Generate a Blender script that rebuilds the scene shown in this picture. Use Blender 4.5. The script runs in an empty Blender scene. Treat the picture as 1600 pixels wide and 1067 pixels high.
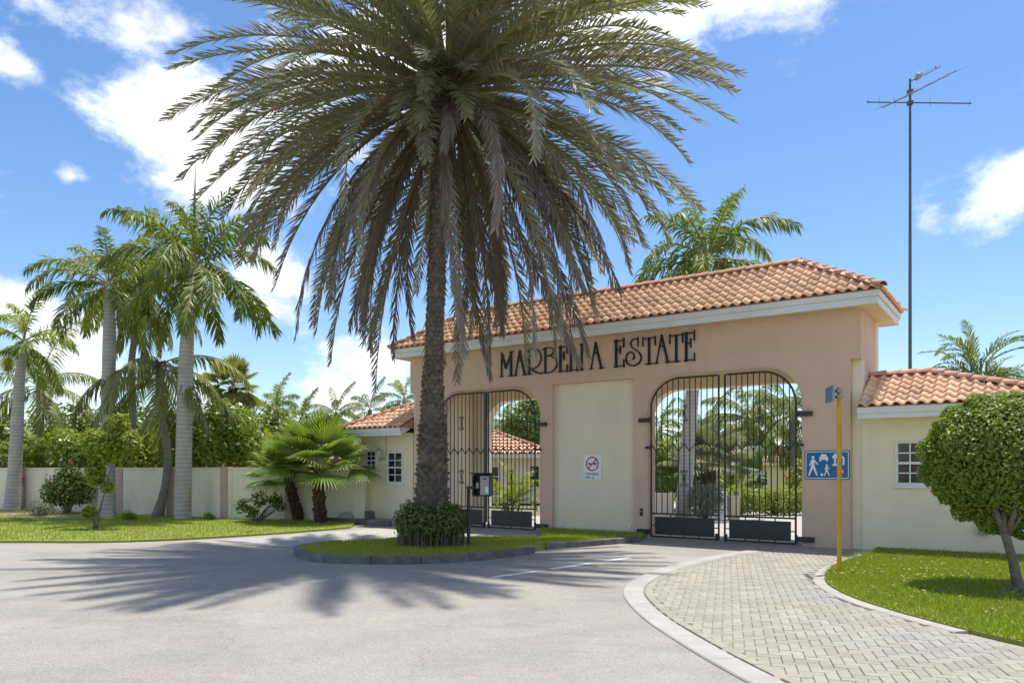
import bpy, math, random
import numpy as np
from mathutils import Vector, Matrix
from mathutils.geometry import tessellate_polygon

# ------------------------------------------------------------------ camera, sky, sun
SC = bpy.context.scene
COL = SC.collection
F, CX, HY, H0 = 1173.0, 800.0, 733.0, 1.65       # focal length (px of a 1600 wide frame), centre, horizon row, eye height
cam_d = bpy.data.cameras.new('camera')
cam_d.sensor_width = 36.0
cam_d.lens = 36.0 * F / 1600.0
cam_d.shift_y = (HY - 533.5) / 1600.0
cam_d.clip_end = 3000.0
cam = bpy.data.objects.new('camera', cam_d)
COL.objects.link(cam)
cam.location = (0, 0, H0)
cam.rotation_euler = (math.radians(90), 0, 0)
SC.camera = cam

SUN_EL = 77.5
SUN_AZ = math.atan2(0.62, 0.78)                   # angle from +X of the horizontal direction towards the sun
world = bpy.data.worlds.new('World'); SC.world = world
world.use_nodes = True

def build_world():
    nt = world.node_tree
    nt.nodes.clear()
    N = nt.nodes.new; K = nt.links.new
    out = N('ShaderNodeOutputWorld')
    bg = N('ShaderNodeBackground'); bg.inputs['Strength'].default_value = 0.135
    sky = N('ShaderNodeTexSky'); sky.sky_type = 'NISHITA'; sky.sun_disc = False
    sky.sun_elevation = math.radians(SUN_EL)
    sky.sun_rotation = math.radians(90) - SUN_AZ
    sky.air_density = 1.0; sky.dust_density = 0.6; sky.ozone_density = 2.0
    tc = N('ShaderNodeTexCoord')
    def vm(op, a, b=None):
        n = N('ShaderNodeVectorMath'); n.operation = op
        K(a, n.inputs[0])
        if b is not None:
            if isinstance(b, tuple): n.inputs[1].default_value = b
            else: K(b, n.inputs[1])
        return n
    def mm(op, a, b=0.0, c=None):
        n = N('ShaderNodeMath'); n.operation = op
        for i, v in enumerate((a, b) if c is None else (a, b, c)):
            if isinstance(v, (int, float)): n.inputs[i].default_value = v
            else: K(v, n.inputs[i])
        return n.outputs[0]
    d = vm('NORMALIZE', tc.outputs['Generated']).outputs[0]
    blobs = [(190, 25, 175, 62), (320, 210, 195, 115), (22, 105, 45, 35), (90, 560, 135, 90), (30, 480, 70, 40), (560, 570, 130, 90),
             (1140, 5, 215, 78), (1565, 292, 100, 62), (430, 440, 100, 75), (560, 90, 200, 110), (900, 40, 160, 80),
             (110, 275, 45, 30), (330, 620, 80, 40), (-140, 250, 120, 80), (1800, 80, 200, 90), (760, -220, 260, 90)]
    acc = None
    for (px, py, rx, ry) in blobs:
        v = Vector(((px - CX) / F, 1.0, (HY - py) / F)); l = v.length; v /= l
        s = vm('SUBTRACT', d, tuple(v)).outputs[0]
        s = vm('MULTIPLY', s, (F * l / rx, F * l / (rx + ry) * 2, F * l / ry)).outputs[0]
        ln = vm('LENGTH', s).outputs['Value']
        m = mm('SUBTRACT', 1.0, ln)
        acc = m if acc is None else mm('MAXIMUM', acc, m)
    # cloud cover everywhere else in the sky
    gen = N('ShaderNodeTexNoise'); gen.inputs['Scale'].default_value = 2.6; gen.inputs['Detail'].default_value = 2.0
    K(d, gen.inputs['Vector'])
    sep = N('ShaderNodeSeparateXYZ'); K(d, sep.inputs[0])
    away = mm('SUBTRACT', 0.55, sep.outputs['Y']); away = mm('MINIMUM', mm('MAXIMUM', mm('MULTIPLY', away, 4.0), 0.0), 1.0)
    g = mm('SUBTRACT', mm('MULTIPLY', mm('SUBTRACT', gen.outputs['Fac'], 0.56), 7.0), mm('MULTIPLY', mm('SUBTRACT', 1.0, away), 5.0))
    acc = mm('MAXIMUM', acc, mm('MINIMUM', g, 0.8))
    acc = mm('MAXIMUM', acc, -1.0)
    n1 = N('ShaderNodeTexNoise'); n1.inputs['Scale'].default_value = 7.0; n1.inputs['Detail'].default_value = 9.0
    n1.inputs['Roughness'].default_value = 0.62
    sc = vm('MULTIPLY', d, (1.0, 1.0, 1.6)).outputs[0]; K(sc, n1.inputs['Vector'])
    dens = mm('ADD', mm('MULTIPLY', acc, 1.05), mm('MULTIPLY', mm('SUBTRACT', n1.outputs['Fac'], 0.5), 4.4))
    ramp = N('ShaderNodeMapRange'); ramp.interpolation_type = 'SMOOTHSTEP'
    ramp.inputs['From Min'].default_value = -0.05; ramp.inputs['From Max'].default_value = 1.0
    K(dens, ramp.inputs['Value'])
    n2 = N('ShaderNodeTexNoise'); n2.inputs['Scale'].default_value = 9.0; n2.inputs['Detail'].default_value = 5.0
    off = vm('ADD', sc, (0.0, 0.0, 0.05)).outputs[0]; K(off, n2.inputs['Vector'])
    sh = N('ShaderNodeMapRange'); sh.inputs['From Min'].default_value = 0.32; sh.inputs['From Max'].default_value = 0.62
    sh.inputs['To Min'].default_value = 6.2; sh.inputs['To Max'].default_value = 8.6
    K(n2.outputs['Fac'], sh.inputs['Value'])
    cc = N('ShaderNodeCombineColor')
    K(mm('MULTIPLY', sh.outputs[0], 0.97), cc.inputs[0]); K(mm('MULTIPLY', sh.outputs[0], 0.985), cc.inputs[1]); K(mm('MULTIPLY', sh.outputs[0], 1.02), cc.inputs[2])
    mix = N('ShaderNodeMix'); mix.data_type = 'RGBA'
    K(mm('MULTIPLY', ramp.outputs[0], 0.95), mix.inputs['Factor'])
    hs = N('ShaderNodeHueSaturation'); hs.inputs['Hue'].default_value = 0.503; hs.inputs['Saturation'].default_value = 1.2; hs.inputs['Value'].default_value = 1.0
    K(sky.outputs[0], hs.inputs['Color'])
    K(hs.outputs[0], mix.inputs['A']); K(cc.outputs[0], mix.inputs['B'])
    K(mix.outputs['Result'], bg.inputs['Color']); K(bg.outputs[0], out.inputs['Surface'])
build_world()

sd = bpy.data.lights.new('sun', 'SUN'); sd.energy = 4.2; sd.angle = math.radians(1.5); sd.color = (1.0, 0.955, 0.88)
sun = bpy.data.objects.new('sun', sd); COL.objects.link(sun)
ce, se = math.cos(math.radians(SUN_EL)), math.sin(math.radians(SUN_EL))
to_sun = Vector((ce * math.cos(SUN_AZ), ce * math.sin(SUN_AZ), se))
sun.rotation_euler = to_sun.to_track_quat('Z', 'Y').to_euler()
sun.location = (10, 10, 40)
SC.view_settings.view_transform = 'Standard'
SC.view_settings.look = 'None'
SC.view_settings.gamma = 1.0
SC.view_settings.exposure = 0.52

# ------------------------------------------------------------------ helpers
def gp(px, py, h=0.0):                     # a photograph position -> the point of the ground (height h) seen there
    Y = F * (H0 - h) / (py - HY)
    return Vector(((px - CX) / F * Y, Y, h))
def ap(px, py, Y):                         # ... -> the point at distance Y
    return Vector(((px - CX) / F * Y, Y, H0 + (HY - py) / F * Y))

def tag(o, label=None, cat=None, group=None, kind=None):
    if label: o['label'] = label
    if cat: o['category'] = cat
    if group: o['group'] = group
    if kind: o['kind'] = kind
    return o
def empty(name, loc=(0, 0, 0), rz=0.0, parent=None):
    o = bpy.data.objects.new(name, None); COL.objects.link(o)
    o.location = loc; o.rotation_euler = (0, 0, rz); o.empty_display_size = 0.2
    if parent: o.parent = parent
    return o
def link_mesh(name, me, parent=None, mats=()):
    for m in mats: me.materials.append(m)
    o = bpy.data.objects.new(name, me); COL.objects.link(o)
    if parent: o.parent = parent
    return o

class MB:
    def __init__(s): s.v = []; s.f = []; s.m = []
    def add(s, vs, fs, mi=0):
        b = len(s.v); s.v.extend([tuple(p) for p in vs]); s.f.extend([tuple(b + i for i in f) for f in fs]); s.m.extend([mi] * len(fs)); return s
    def box(s, x0, x1, y0, y1, z0, z1, mi=0):
        vs = [(x0, y0, z0), (x1, y0, z0), (x1, y1, z0), (x0, y1, z0), (x0, y0, z1), (x1, y0, z1), (x1, y1, z1), (x0, y1, z1)]
        return s.add(vs, [(0, 3, 2, 1), (4, 5, 6, 7), (0, 1, 5, 4), (1, 2, 6, 5), (2, 3, 7, 6), (3, 0, 4, 7)], mi)
    def tube(s, pts, rad, n=8, mi=0, caps=True):
        pts = [Vector(p) for p in pts]
        if not hasattr(rad, '__len__'): rad = [rad] * len(pts)
        rings = []; vs = []
        ref = None
        for i, p in enumerate(pts):
            t = (pts[min(i + 1, len(pts) - 1)] - pts[max(i - 1, 0)]).normalized()
            if ref is None: ref = Vector((0, 1, 0)) if abs(t.y) < 0.9 else Vector((1, 0, 0))
            a = t.cross(ref).normalized(); b = t.cross(a).normalized(); ref = -t.cross(a.cross(t)).normalized() if False else ref
            for k in range(n):
                an = 2 * math.pi * k / n
                vs.append(p + (a * math.cos(an) + b * math.sin(an)) * rad[i])
        fs = []
        for i in range(len(pts) - 1):
            for k in range(n):
                k2 = (k + 1) % n
                fs.append((i * n + k, (i + 1) * n + k, (i + 1) * n + k2, i * n + k2))
        if caps:
            fs.append(tuple(range(n))); fs.append(tuple(reversed(range((len(pts) - 1) * n, len(pts) * n))))
        return s.add(vs, fs, mi)
    def prism(s, poly, z0, z1, holes=(), mi=0, axis='z'):
        # polygon (2D) with holes, extruded; axis 'y': poly is (x, z) and z0..z1 are y
        loops = [list(poly)] + [list(h) for h in holes]
        flat = [p for l in loops for p in l]
        tris = tessellate_polygon([[Vector((p[0], p[1], 0)) for p in l] for l in loops])
        n = len(flat)
        def P(p, z): return (p[0], p[1], z) if axis == 'z' else (p[0], z, p[1])
        vs = [P(p, z0) for p in flat] + [P(p, z1) for p in flat]
        fs = []
        for t in tris:
            fs.append((t[0], t[1], t[2])); fs.append((t[2] + n, t[1] + n, t[0] + n))
        b = 0
        for l in loops:
            k = len(l)
            for i in range(k):
                j = (i + 1) % k
                fs.append((b + i, b + j, b + j + n, b + i + n))
            b += k
        return s.add(vs, fs, mi)
    def build(s, name, mats, parent=None, smooth=False, fix=True):
        me = bpy.data.meshes.new(name)
        me.from_pydata(s.v, [], s.f)
        if not isinstance(mats, (list, tuple)): mats = [mats]
        for m in mats: me.materials.append(m)
        if len(mats) > 1: me.polygons.foreach_set('material_index', s.m)
        if smooth: me.polygons.foreach_set('use_smooth', [True] * len(me.polygons))
        if fix:
            import bmesh
            bm = bmesh.new(); bm.from_mesh(me); bmesh.ops.recalc_face_normals(bm, faces=bm.faces); bm.to_mesh(me); bm.free()
        me.update()
        o = bpy.data.objects.new(name, me); COL.objects.link(o)
        if parent: o.parent = parent
        return o

def np_mesh(name, verts, nper, mats, faces_local, parent=None):
    """verts: (N, nper, 3) array; every element has the same local faces."""
    N = verts.shape[0]
    V = verts.reshape(-1, 3).astype(np.float32)
    me = bpy.data.meshes.new(name)
    me.vertices.add(len(V)); me.vertices.foreach_set('co', V.ravel())
    loops = []; starts = []; tot = 0
    fl = [np.array(f) for f in faces_local]
    base = (np.arange(N) * nper)[:, None]
    idx = np.concatenate([base + f[None, :] for f in fl], axis=1).ravel()
    lens = np.array([len(f) for f in fl] * N)
    starts = np.concatenate([[0], np.cumsum(lens)[:-1]])
    me.loops.add(len(idx)); me.loops.foreach_set('vertex_index', idx.astype(np.int32))
    me.polygons.add(len(lens)); me.polygons.foreach_set('loop_start', starts.astype(np.int32))
    try: me.polygons.foreach_set('loop_total', lens.astype(np.int32))
    except Exception: pass
    me.update(calc_edges=True); me.validate()
    if not isinstance(mats, (list, tuple)): mats = [mats]
    for m in mats: me.materials.append(m)
    o = bpy.data.objects.new(name, me); COL.objects.link(o)
    if parent: o.parent = parent
    return o

# ------------------------------------------------------------------ materials
def new_mat(name):
    m = bpy.data.materials.new(name); m.use_nodes = True
    nt = m.node_tree; b = nt.nodes['Principled BSDF']
    return m, nt, b
def surf(name, c1, c2=None, scale=3.0, rough=0.8, detail=6.0, bump=0.0, bscale=60.0, lo=0.35, hi=0.65, metal=0.0, c3=None, scale3=0.6, rnd=0.0, spec=0.4, lo3=0.5, hi3=0.7):
    """noise between two colours, an optional larger stain colour, fine bump, brightness differing from piece to piece"""
    m, nt, b = new_mat(name)
    N = nt.nodes.new; K = nt.links.new
    b.inputs['Roughness'].default_value = rough; b.inputs['Metallic'].default_value = metal
    b.inputs['Specular IOR Level'].default_value = spec
    tc = N('ShaderNodeTexCoord')
    geo = N('ShaderNodeNewGeometry')
    pos = geo.outputs['Position']
    def noise(sc, det, r=0.6):
        n = N('ShaderNodeTexNoise'); n.inputs['Scale'].default_value = sc; n.inputs['Detail'].default_value = det; n.inputs['Roughness'].default_value = r
        K(pos, n.inputs['Vector']); return n.outputs['Fac']
    def ramp(v, lo, hi):
        r = N('ShaderNodeMapRange'); r.inputs['From Min'].default_value = lo; r.inputs['From Max'].default_value = hi; K(v, r.inputs['Value']); return r.outputs[0]
    def mix(f, a, c):
        x = N('ShaderNodeMix'); x.data_type = 'RGBA'
        K(f, x.inputs['Factor'])
        for i, v in (('A', a), ('B', c)):
            if isinstance(v, tuple): x.inputs[i].default_value = (*v, 1)
            else: K(v, x.inputs[i])
        return x.outputs['Result']
    col = mix(ramp(noise(scale, detail), lo, hi), c1, c2 or c1)
    if c3: col = mix(ramp(noise(scale3, 7.0, 0.65), lo3, hi3), col, c3)
    if rnd:
        oi = N('ShaderNodeObjectInfo')
        a = N('ShaderNodeMath'); a.operation = 'ADD'; K(oi.outputs['Random'], a.inputs[0]); K(geo.outputs['Random Per Island'], a.inputs[1])
        fr = N('ShaderNodeMath'); fr.operation = 'FRACT'; K(a.outputs[0], fr.inputs[0])
        mr = N('ShaderNodeMapRange'); mr.inputs['To Min'].default_value = 1 - rnd; mr.inputs['To Max'].default_value = 1 + rnd; K(fr.outputs[0], mr.inputs['Value'])
        hs = N('ShaderNodeHueSaturation'); K(col, hs.inputs['Color']); K(mr.outputs[0], hs.inputs['Value'])
        col = hs.outputs['Color']
    K(col, b.inputs['Base Color'])
    if bump:
        bp = N('ShaderNodeBump'); bp.inputs['Strength'].default_value = bump; bp.inputs['Distance'].default_value = 0.02
        K(noise(bscale, 4.0), bp.inputs['Height']); K(bp.outputs[0], b.inputs['Normal'])
    return m
def leafmat(name, c1, c2, trans=0.35, rough=0.45, spec=0.4, tint=(1.25, 1.2, 0.5)):
    """leaves: colour differs leaf by leaf, light passes through"""
    m, nt, b = new_mat(name)
    N = nt.nodes.new; K = nt.links.new
    b.inputs['Roughness'].default_value = rough; b.inputs['Specular IOR Level'].default_value = spec
    geo = N('ShaderNodeNewGeometry'); oi = N('ShaderNodeObjectInfo')
    a = N('ShaderNodeMath'); a.operation = 'MULTIPLY_ADD'; K(oi.outputs['Random'], a.inputs[0]); a.inputs[1].default_value = 0.45
    s = N('ShaderNodeMath'); s.operation = 'MULTIPLY'; K(geo.outputs['Random Per Island'], s.inputs[0]); s.inputs[1].default_value = 0.55
    K(s.outputs[0], a.inputs[2])
    x = N('ShaderNodeMix'); x.data_type = 'RGBA'; x.inputs['A'].default_value = (*c1, 1); x.inputs['B'].default_value = (*c2, 1)
    K(a.outputs[0], x.inputs['Factor']); K(x.outputs['Result'], b.inputs['Base Color'])
    t = N('ShaderNodeBsdfTranslucent')
    tm = N('ShaderNodeMix'); tm.data_type = 'RGBA'; tm.blend_type = 'MULTIPLY'; tm.inputs['Factor'].default_value = 1.0
    K(x.outputs['Result'], tm.inputs['A']); tm.inputs['B'].default_value = (*tint, 1); K(tm.outputs['Result'], t.inputs['Color'])
    ms = N('ShaderNodeMixShader'); ms.inputs[0].default_value = trans
    K(b.outputs[0], ms.inputs[1]); K(t.outputs[0], ms.inputs[2])
    K(ms.outputs[0], nt.nodes['Material Output'].inputs['Surface'])
    return m

M = {}
M['pink'] = surf('pink_render', (0.70, 0.485, 0.355), (0.665, 0.455, 0.33), 1.5, 0.85, bump=0.25, bscale=90, c3=(0.60, 0.42, 0.31), scale3=0.5, lo3=0.52, hi3=0.85)
M['cream'] = surf('cream_render', (0.86, 0.74, 0.55), (0.83, 0.71, 0.525), 1.2, 0.85, bump=0.25, bscale=90, c3=(0.70, 0.62, 0.46), scale3=0.7, lo3=0.55, hi3=0.9)
M['wallcream'] = surf('boundary_render', (0.86, 0.755, 0.575), (0.82, 0.715, 0.545), 1.4, 0.88, bump=0.3, bscale=70, c3=(0.62, 0.56, 0.45), scale3=0.9, lo3=0.5, hi3=0.85)
M['wallpink'] = surf('boundary_pilaster', (0.56, 0.40, 0.32), (0.48, 0.34, 0.27), 3.0, 0.88, bump=0.3, bscale=70)
M['white'] = surf('white_paint', (0.78, 0.78, 0.76), (0.70, 0.70, 0.68), 2.0, 0.55, c3=(0.55, 0.54, 0.50), scale3=1.6, lo3=0.6, hi3=0.9)
M['soffit'] = surf('soffit_paint', (0.72, 0.62, 0.44), (0.68, 0.58, 0.41), 2.0, 0.7)
M['tile'] = surf('clay_tile', (0.89, 0.56, 0.35), (0.82, 0.48, 0.285), 6.0, 0.85, bump=0.2, bscale=120, rnd=0.15, c3=(0.62, 0.38, 0.25), scale3=1.7, lo3=0.5, hi3=0.8)
M['ridge'] = surf('ridge_tile', (0.62, 0.32, 0.205), (0.54, 0.27, 0.17), 6.0, 0.75, bump=0.2, bscale=120, rnd=0.12)
M['iron'] = surf('black_iron', (0.018, 0.019, 0.024), (0.026, 0.027, 0.032), 8.0, 0.42, spec=0.5)
M['letter'] = surf('letter_iron', (0.015, 0.015, 0.02), None, 8.0, 0.4)
M['glass'] = surf('dark_glass', (0.012, 0.014, 0.018), (0.02, 0.022, 0.026), 2.0, 0.08, spec=0.6)
def asphalt():
    m, nt, b = new_mat('worn_asphalt'); N = nt.nodes.new; K = nt.links.new
    b.inputs['Roughness'].default_value = 0.93; b.inputs['Specular IOR Level'].default_value = 0.22
    geo = N('ShaderNodeNewGeometry')
    def noise(sc, det, r=0.6, off=(0, 0, 0), stretch=(1, 1, 1)):
        mp_ = N('ShaderNodeMapping'); mp_.inputs['Location'].default_value = off; mp_.inputs['Scale'].default_value = stretch; K(geo.outputs['Position'], mp_.inputs['Vector'])
        n = N('ShaderNodeTexNoise'); n.inputs['Scale'].default_value = sc; n.inputs['Detail'].default_value = det; n.inputs['Roughness'].default_value = r; K(mp_.outputs[0], n.inputs['Vector']); return n.outputs['Fac']
    def rng_(v, lo, hi, a=0.0, c=1.0):
        r = N('ShaderNodeMapRange'); r.inputs['From Min'].default_value = lo; r.inputs['From Max'].default_value = hi; r.inputs['To Min'].default_value = a; r.inputs['To Max'].default_value = c; K(v, r.inputs['Value']); return r.outputs[0]
    def mix(f, a, c, bl='MIX'):
        x = N('ShaderNodeMix'); x.data_type = 'RGBA'; x.blend_type = bl; K(f, x.inputs['Factor'])
        for i, v in (('A', a), ('B', c)):
            if isinstance(v, tuple): x.inputs[i].default_value = (*v, 1)
            else: K(v, x.inputs[i])
        return x.outputs['Result']
    col = mix(rng_(noise(0.55, 6), 0.35, 0.65), (0.395, 0.362, 0.308), (0.325, 0.298, 0.256))
    col = mix(rng_(noise(0.30, 8, 0.68, (7, 3, 0), (1, 1.9, 1)), 0.52, 0.74, 0, 0.7), col, (0.225, 0.215, 0.203))      # darker worn stretches
    col = mix(rng_(noise(1.7, 7, 0.7, (2, 9, 0)), 0.60, 0.74, 0, 0.6), col, (0.205, 0.195, 0.185))                          # bare binder patches
    col = mix(rng_(noise(0.8, 5, 0.6, (20, 5, 0)), 0.58, 0.75, 0, 0.5), col, (0.46, 0.42, 0.36))                        # blown sand
    v = N('ShaderNodeTexVoronoi'); v.inputs['Scale'].default_value = 105.0; K(geo.outputs['Position'], v.inputs['Vector'])
    sepv = N('ShaderNodeSeparateColor'); K(v.outputs['Color'], sepv.inputs[0])
    k = rng_(sepv.outputs[0], 0.0, 1.0, 0.80, 1.18)
    wn = N('ShaderNodeTexNoise'); wn.inputs['Scale'].default_value = 1.3; wn.inputs['Detail'].default_value = 7.0; K(geo.outputs['Position'], wn.inputs['Vector'])
    wa = N('ShaderNodeVectorMath'); wa.operation = 'MULTIPLY_ADD'; K(wn.outputs['Color'], wa.inputs[0]); wa.inputs[1].default_value = (1.1, 1.1, 0.0); K(geo.outputs['Position'], wa.inputs[2])
    cr = N('ShaderNodeTexVoronoi'); cr.feature = 'DISTANCE_TO_EDGE'; cr.inputs['Scale'].default_value = 0.27; K(wa.outputs[0], cr.inputs['Vector'])
    cm = N('ShaderNodeMath'); cm.operation = 'MULTIPLY'; K(rng_(cr.outputs['Distance'], 0.0, 0.0025, 0.4, 0.0), cm.inputs[0]); K(rng_(noise(0.5, 3, 0.5, (31, 8, 0)), 0.48, 0.6), cm.inputs[1])
    col = mix(cm.outputs[0], col, (0.10, 0.095, 0.09))                                                                   # cracks
    col = mix(rng_(noise(3.1, 2, 0.5, (4, 40, 0)), 0.74, 0.80, 0, 0.5), col, (0.13, 0.125, 0.12))                        # oil spots
    hs = N('ShaderNodeHueSaturation'); K(col, hs.inputs['Color']); K(k, hs.inputs['Value'])
    K(hs.outputs[0], b.inputs['Base Color'])
    bp = N('ShaderNodeBump'); bp.inputs['Strength'].default_value = 0.7; bp.inputs['Distance'].default_value = 0.012; K(v.outputs['Distance'], bp.inputs['Height'])
    bp2 = N('ShaderNodeBump'); bp2.inputs['Strength'].default_value = 0.5; bp2.inputs['Distance'].default_value = 0.05; K(noise(9, 5), bp2.inputs['Height']); K(bp.outputs[0], bp2.inputs['Normal'])
    K(bp2.outputs[0], b.inputs['Normal'])
    return m
M['asphalt'] = asphalt()
M['concrete'] = surf('pale_concrete', (0.44, 0.41, 0.36), (0.36, 0.335, 0.295), 2.5, 0.9, bump=0.4, bscale=80, c3=(0.33, 0.32, 0.30), scale3=1.3, lo3=0.5, hi3=0.8)
M['kerb'] = surf('weathered_kerb', (0.19, 0.18, 0.165), (0.10, 0.097, 0.095), 3.5, 0.9, bump=0.5, bscale=50, c3=(0.30, 0.29, 0.26), scale3=1.8, lo3=0.52, hi3=0.75, rnd=0.15)
M['paver'] = surf('sand_paver', (0.365, 0.327, 0.255), (0.315, 0.285, 0.225), 2.0, 0.9, bump=0.45, bscale=110, rnd=0.10, c3=(0.30, 0.295, 0.285), scale3=0.33, lo3=0.52, hi3=0.68)
M['sand'] = surf('joint_sand', (0.29, 0.255, 0.195), (0.22, 0.195, 0.15), 20.0, 0.95)
M['dirt'] = surf('dry_soil', (0.36, 0.29, 0.20), (0.26, 0.21, 0.14), 5.0, 0.95, bump=0.6, bscale=30)
M['lawn'] = surf('lawn_ground', (0.21, 0.26, 0.045), (0.27, 0.30, 0.06), 6.0, 0.95, bump=0.8, bscale=60, c3=(0.20, 0.22, 0.06), scale3=0.8)
M['grass'] = leafmat('grass_blade', (0.22, 0.30, 0.03), (0.42, 0.46, 0.07), 0.45, 0.6)
def patchy(m, c, scale=0.9, lo=0.52, hi=0.75, amt=0.75):
    nt = m.node_tree; N = nt.nodes.new; K = nt.links.new; b = nt.nodes['Principled BSDF']
    src = b.inputs['Base Color'].links[0].from_socket
    geo = N('ShaderNodeNewGeometry'); n = N('ShaderNodeTexNoise'); n.inputs['Scale'].default_value = scale; n.inputs['Detail'].default_value = 6.0; n.inputs['Roughness'].default_value = 0.65; K(geo.outputs['Position'], n.inputs['Vector'])
    r = N('ShaderNodeMapRange'); r.inputs['From Min'].default_value = lo; r.inputs['From Max'].default_value = hi; r.inputs['To Max'].default_value = amt; K(n.outputs['Fac'], r.inputs['Value'])
    x = N('ShaderNodeMix'); x.data_type = 'RGBA'; K(r.outputs[0], x.inputs['Factor']); K(src, x.inputs['A']); x.inputs['B'].default_value = (*c, 1); K(x.outputs['Result'], b.inputs['Base Color'])
patchy(M['grass'], (0.42, 0.38, 0.13)); patchy(M['lawn'], (0.30, 0.25, 0.12))
M['ground'] = surf('far_ground', (0.13, 0.15, 0.06), (0.20, 0.18, 0.10), 0.3, 0.95)
M['line'] = surf('worn_road_paint', (0.80, 0.79, 0.76), (0.60, 0.58, 0.55), 9.0, 0.85)
M['royal_trunk'] = surf('royal_palm_bark', (0.52, 0.48, 0.43), (0.43, 0.40, 0.355), 5.0, 0.9, bump=0.4, bscale=40, c3=(0.34, 0.31, 0.28), scale3=2.0)
def ring_scars(m, scale, c, amt=0.55, dist=1.2):
    nt = m.node_tree; N = nt.nodes.new; K = nt.links.new; b = nt.nodes['Principled BSDF']
    src = b.inputs['Base Color'].links[0].from_socket
    geo = N('ShaderNodeNewGeometry'); wv = N('ShaderNodeTexWave'); wv.wave_type = 'BANDS'; wv.bands_direction = 'Z'; wv.inputs['Scale'].default_value = scale; wv.inputs['Distortion'].default_value = dist; wv.inputs['Detail'].default_value = 3.0
    K(geo.outputs['Position'], wv.inputs['Vector'])
    r = N('ShaderNodeMapRange'); r.inputs['From Min'].default_value = 0.62; r.inputs['From Max'].default_value = 1.0; r.inputs['To Max'].default_value = amt; K(wv.outputs['Fac'], r.inputs['Value'])
    x = N('ShaderNodeMix'); x.data_type = 'RGBA'; K(r.outputs[0], x.inputs['Factor']); K(src, x.inputs['A']); x.inputs['B'].default_value = (*c, 1); K(x.outputs['Result'], b.inputs['Base Color'])
ring_scars(M['royal_trunk'], 2.3, (0.25, 0.225, 0.20))
def streaks(m, c, amt=0.28):
    """rain streaks and hairline cracks on render"""
    nt = m.node_tree; N = nt.nodes.new; K = nt.links.new; b = nt.nodes['Principled BSDF']
    src = b.inputs['Base Color'].links[0].from_socket
    geo = N('ShaderNodeNewGeometry'); mp_ = N('ShaderNodeMapping'); mp_.inputs['Scale'].default_value = (2.0, 2.0, 0.4); K(geo.outputs['Position'], mp_.inputs['Vector'])
    n = N('ShaderNodeTexNoise'); n.inputs['Scale'].default_value = 1.0; n.inputs['Detail'].default_value = 5.0; K(mp_.outputs[0], n.inputs['Vector'])
    r = N('ShaderNodeMapRange'); r.inputs['From Min'].default_value = 0.54; r.inputs['From Max'].default_value = 0.78; r.inputs['To Max'].default_value = amt; K(n.outputs['Fac'], r.inputs['Value'])
    x = N('ShaderNodeMix'); x.data_type = 'RGBA'; K(r.outputs[0], x.inputs['Factor']); K(src, x.inputs['A']); x.inputs['B'].default_value = (*c, 1)
    v = N('ShaderNodeTexVoronoi'); v.feature = 'DISTANCE_TO_EDGE'; v.inputs['Scale'].default_value = 0.55
    nn = N('ShaderNodeTexNoise'); nn.inputs['Scale'].default_value = 2.5; nn.inputs['Detail'].default_value = 6.0; K(geo.outputs['Position'], nn.inputs['Vector'])
    va = N('ShaderNodeVectorMath'); va.operation = 'MULTIPLY_ADD'; K(nn.outputs['Color'], va.inputs[0]); va.inputs[1].default_value = (0.5, 0.5, 0.5); K(geo.outputs['Position'], va.inputs[2]); K(va.outputs[0], v.inputs['Vector'])
    r2 = N('ShaderNodeMapRange'); r2.inputs['From Min'].default_value = 0.0; r2.inputs['From Max'].default_value = 0.004; r2.inputs['To Min'].default_value = 0.10; r2.inputs['To Max'].default_value = 0.0; K(v.outputs['Distance'], r2.inputs['Value'])
    y = N('ShaderNodeMix'); y.data_type = 'RGBA'; K(r2.outputs[0], y.inputs['Factor']); K(x.outputs['Result'], y.inputs['A']); y.inputs['B'].default_value = tuple(q * 0.75 for q in c) + (1,)
    K(y.outputs['Result'], b.inputs['Base Color'])
streaks(M['pink'], (0.47, 0.335, 0.255)); streaks(M['cream'], (0.56, 0.48, 0.34)); streaks(M['wallcream'], (0.56, 0.49, 0.38), 0.55)
M['coco_trunk'] = surf('coconut_bark', (0.27, 0.235, 0.20), (0.19, 0.165, 0.14), 6.0, 0.92, bump=0.5, bscale=40)
M['date_trunk'] = surf('date_palm_bark', (0.135, 0.105, 0.08), (0.205, 0.162, 0.122), 9.0, 0.95, bump=0.7, bscale=45, rnd=0.28)
M['fibre'] = surf('brown_fibre', (0.13, 0.075, 0.04), (0.075, 0.045, 0.027), 12.0, 0.95, bump=0.7, bscale=50, rnd=0.2)
M['shaft'] = surf('green_crownshaft', (0.14, 0.20, 0.05), (0.18, 0.22, 0.06), 3.0, 0.45)
M['bark'] = surf('grey_bark', (0.22, 0.185, 0.15), (0.12, 0.10, 0.082), 14.0, 0.92, bump=0.9, bscale=50)
M['rachis'] = surf('frond_stalk', (0.30, 0.27, 0.11), (0.23, 0.21, 0.09), 4.0, 0.6)
M['rachis_dry'] = surf('dry_stalk', (0.25, 0.17, 0.09), (0.18, 0.125, 0.07), 4.0, 0.8)
M['date_leaf'] = leafmat('date_frond', (0.165, 0.178, 0.098), (0.33, 0.335, 0.20), 0.28, 0.5, tint=(1.2, 1.15, 0.6))
M['date_old'] = leafmat('date_old_frond', (0.20, 0.192, 0.125), (0.37, 0.345, 0.24), 0.28, 0.65, tint=(1.2, 1.0, 0.7))
M['date_dry'] = leafmat('date_dry_frond', (0.18, 0.152, 0.122), (0.35, 0.31, 0.26), 0.25, 0.8, tint=(1.2, 1.0, 0.8))
M['royal_leaf'] = leafmat('royal_frond', (0.085, 0.14, 0.024), (0.25, 0.31, 0.055), 0.4)
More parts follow.
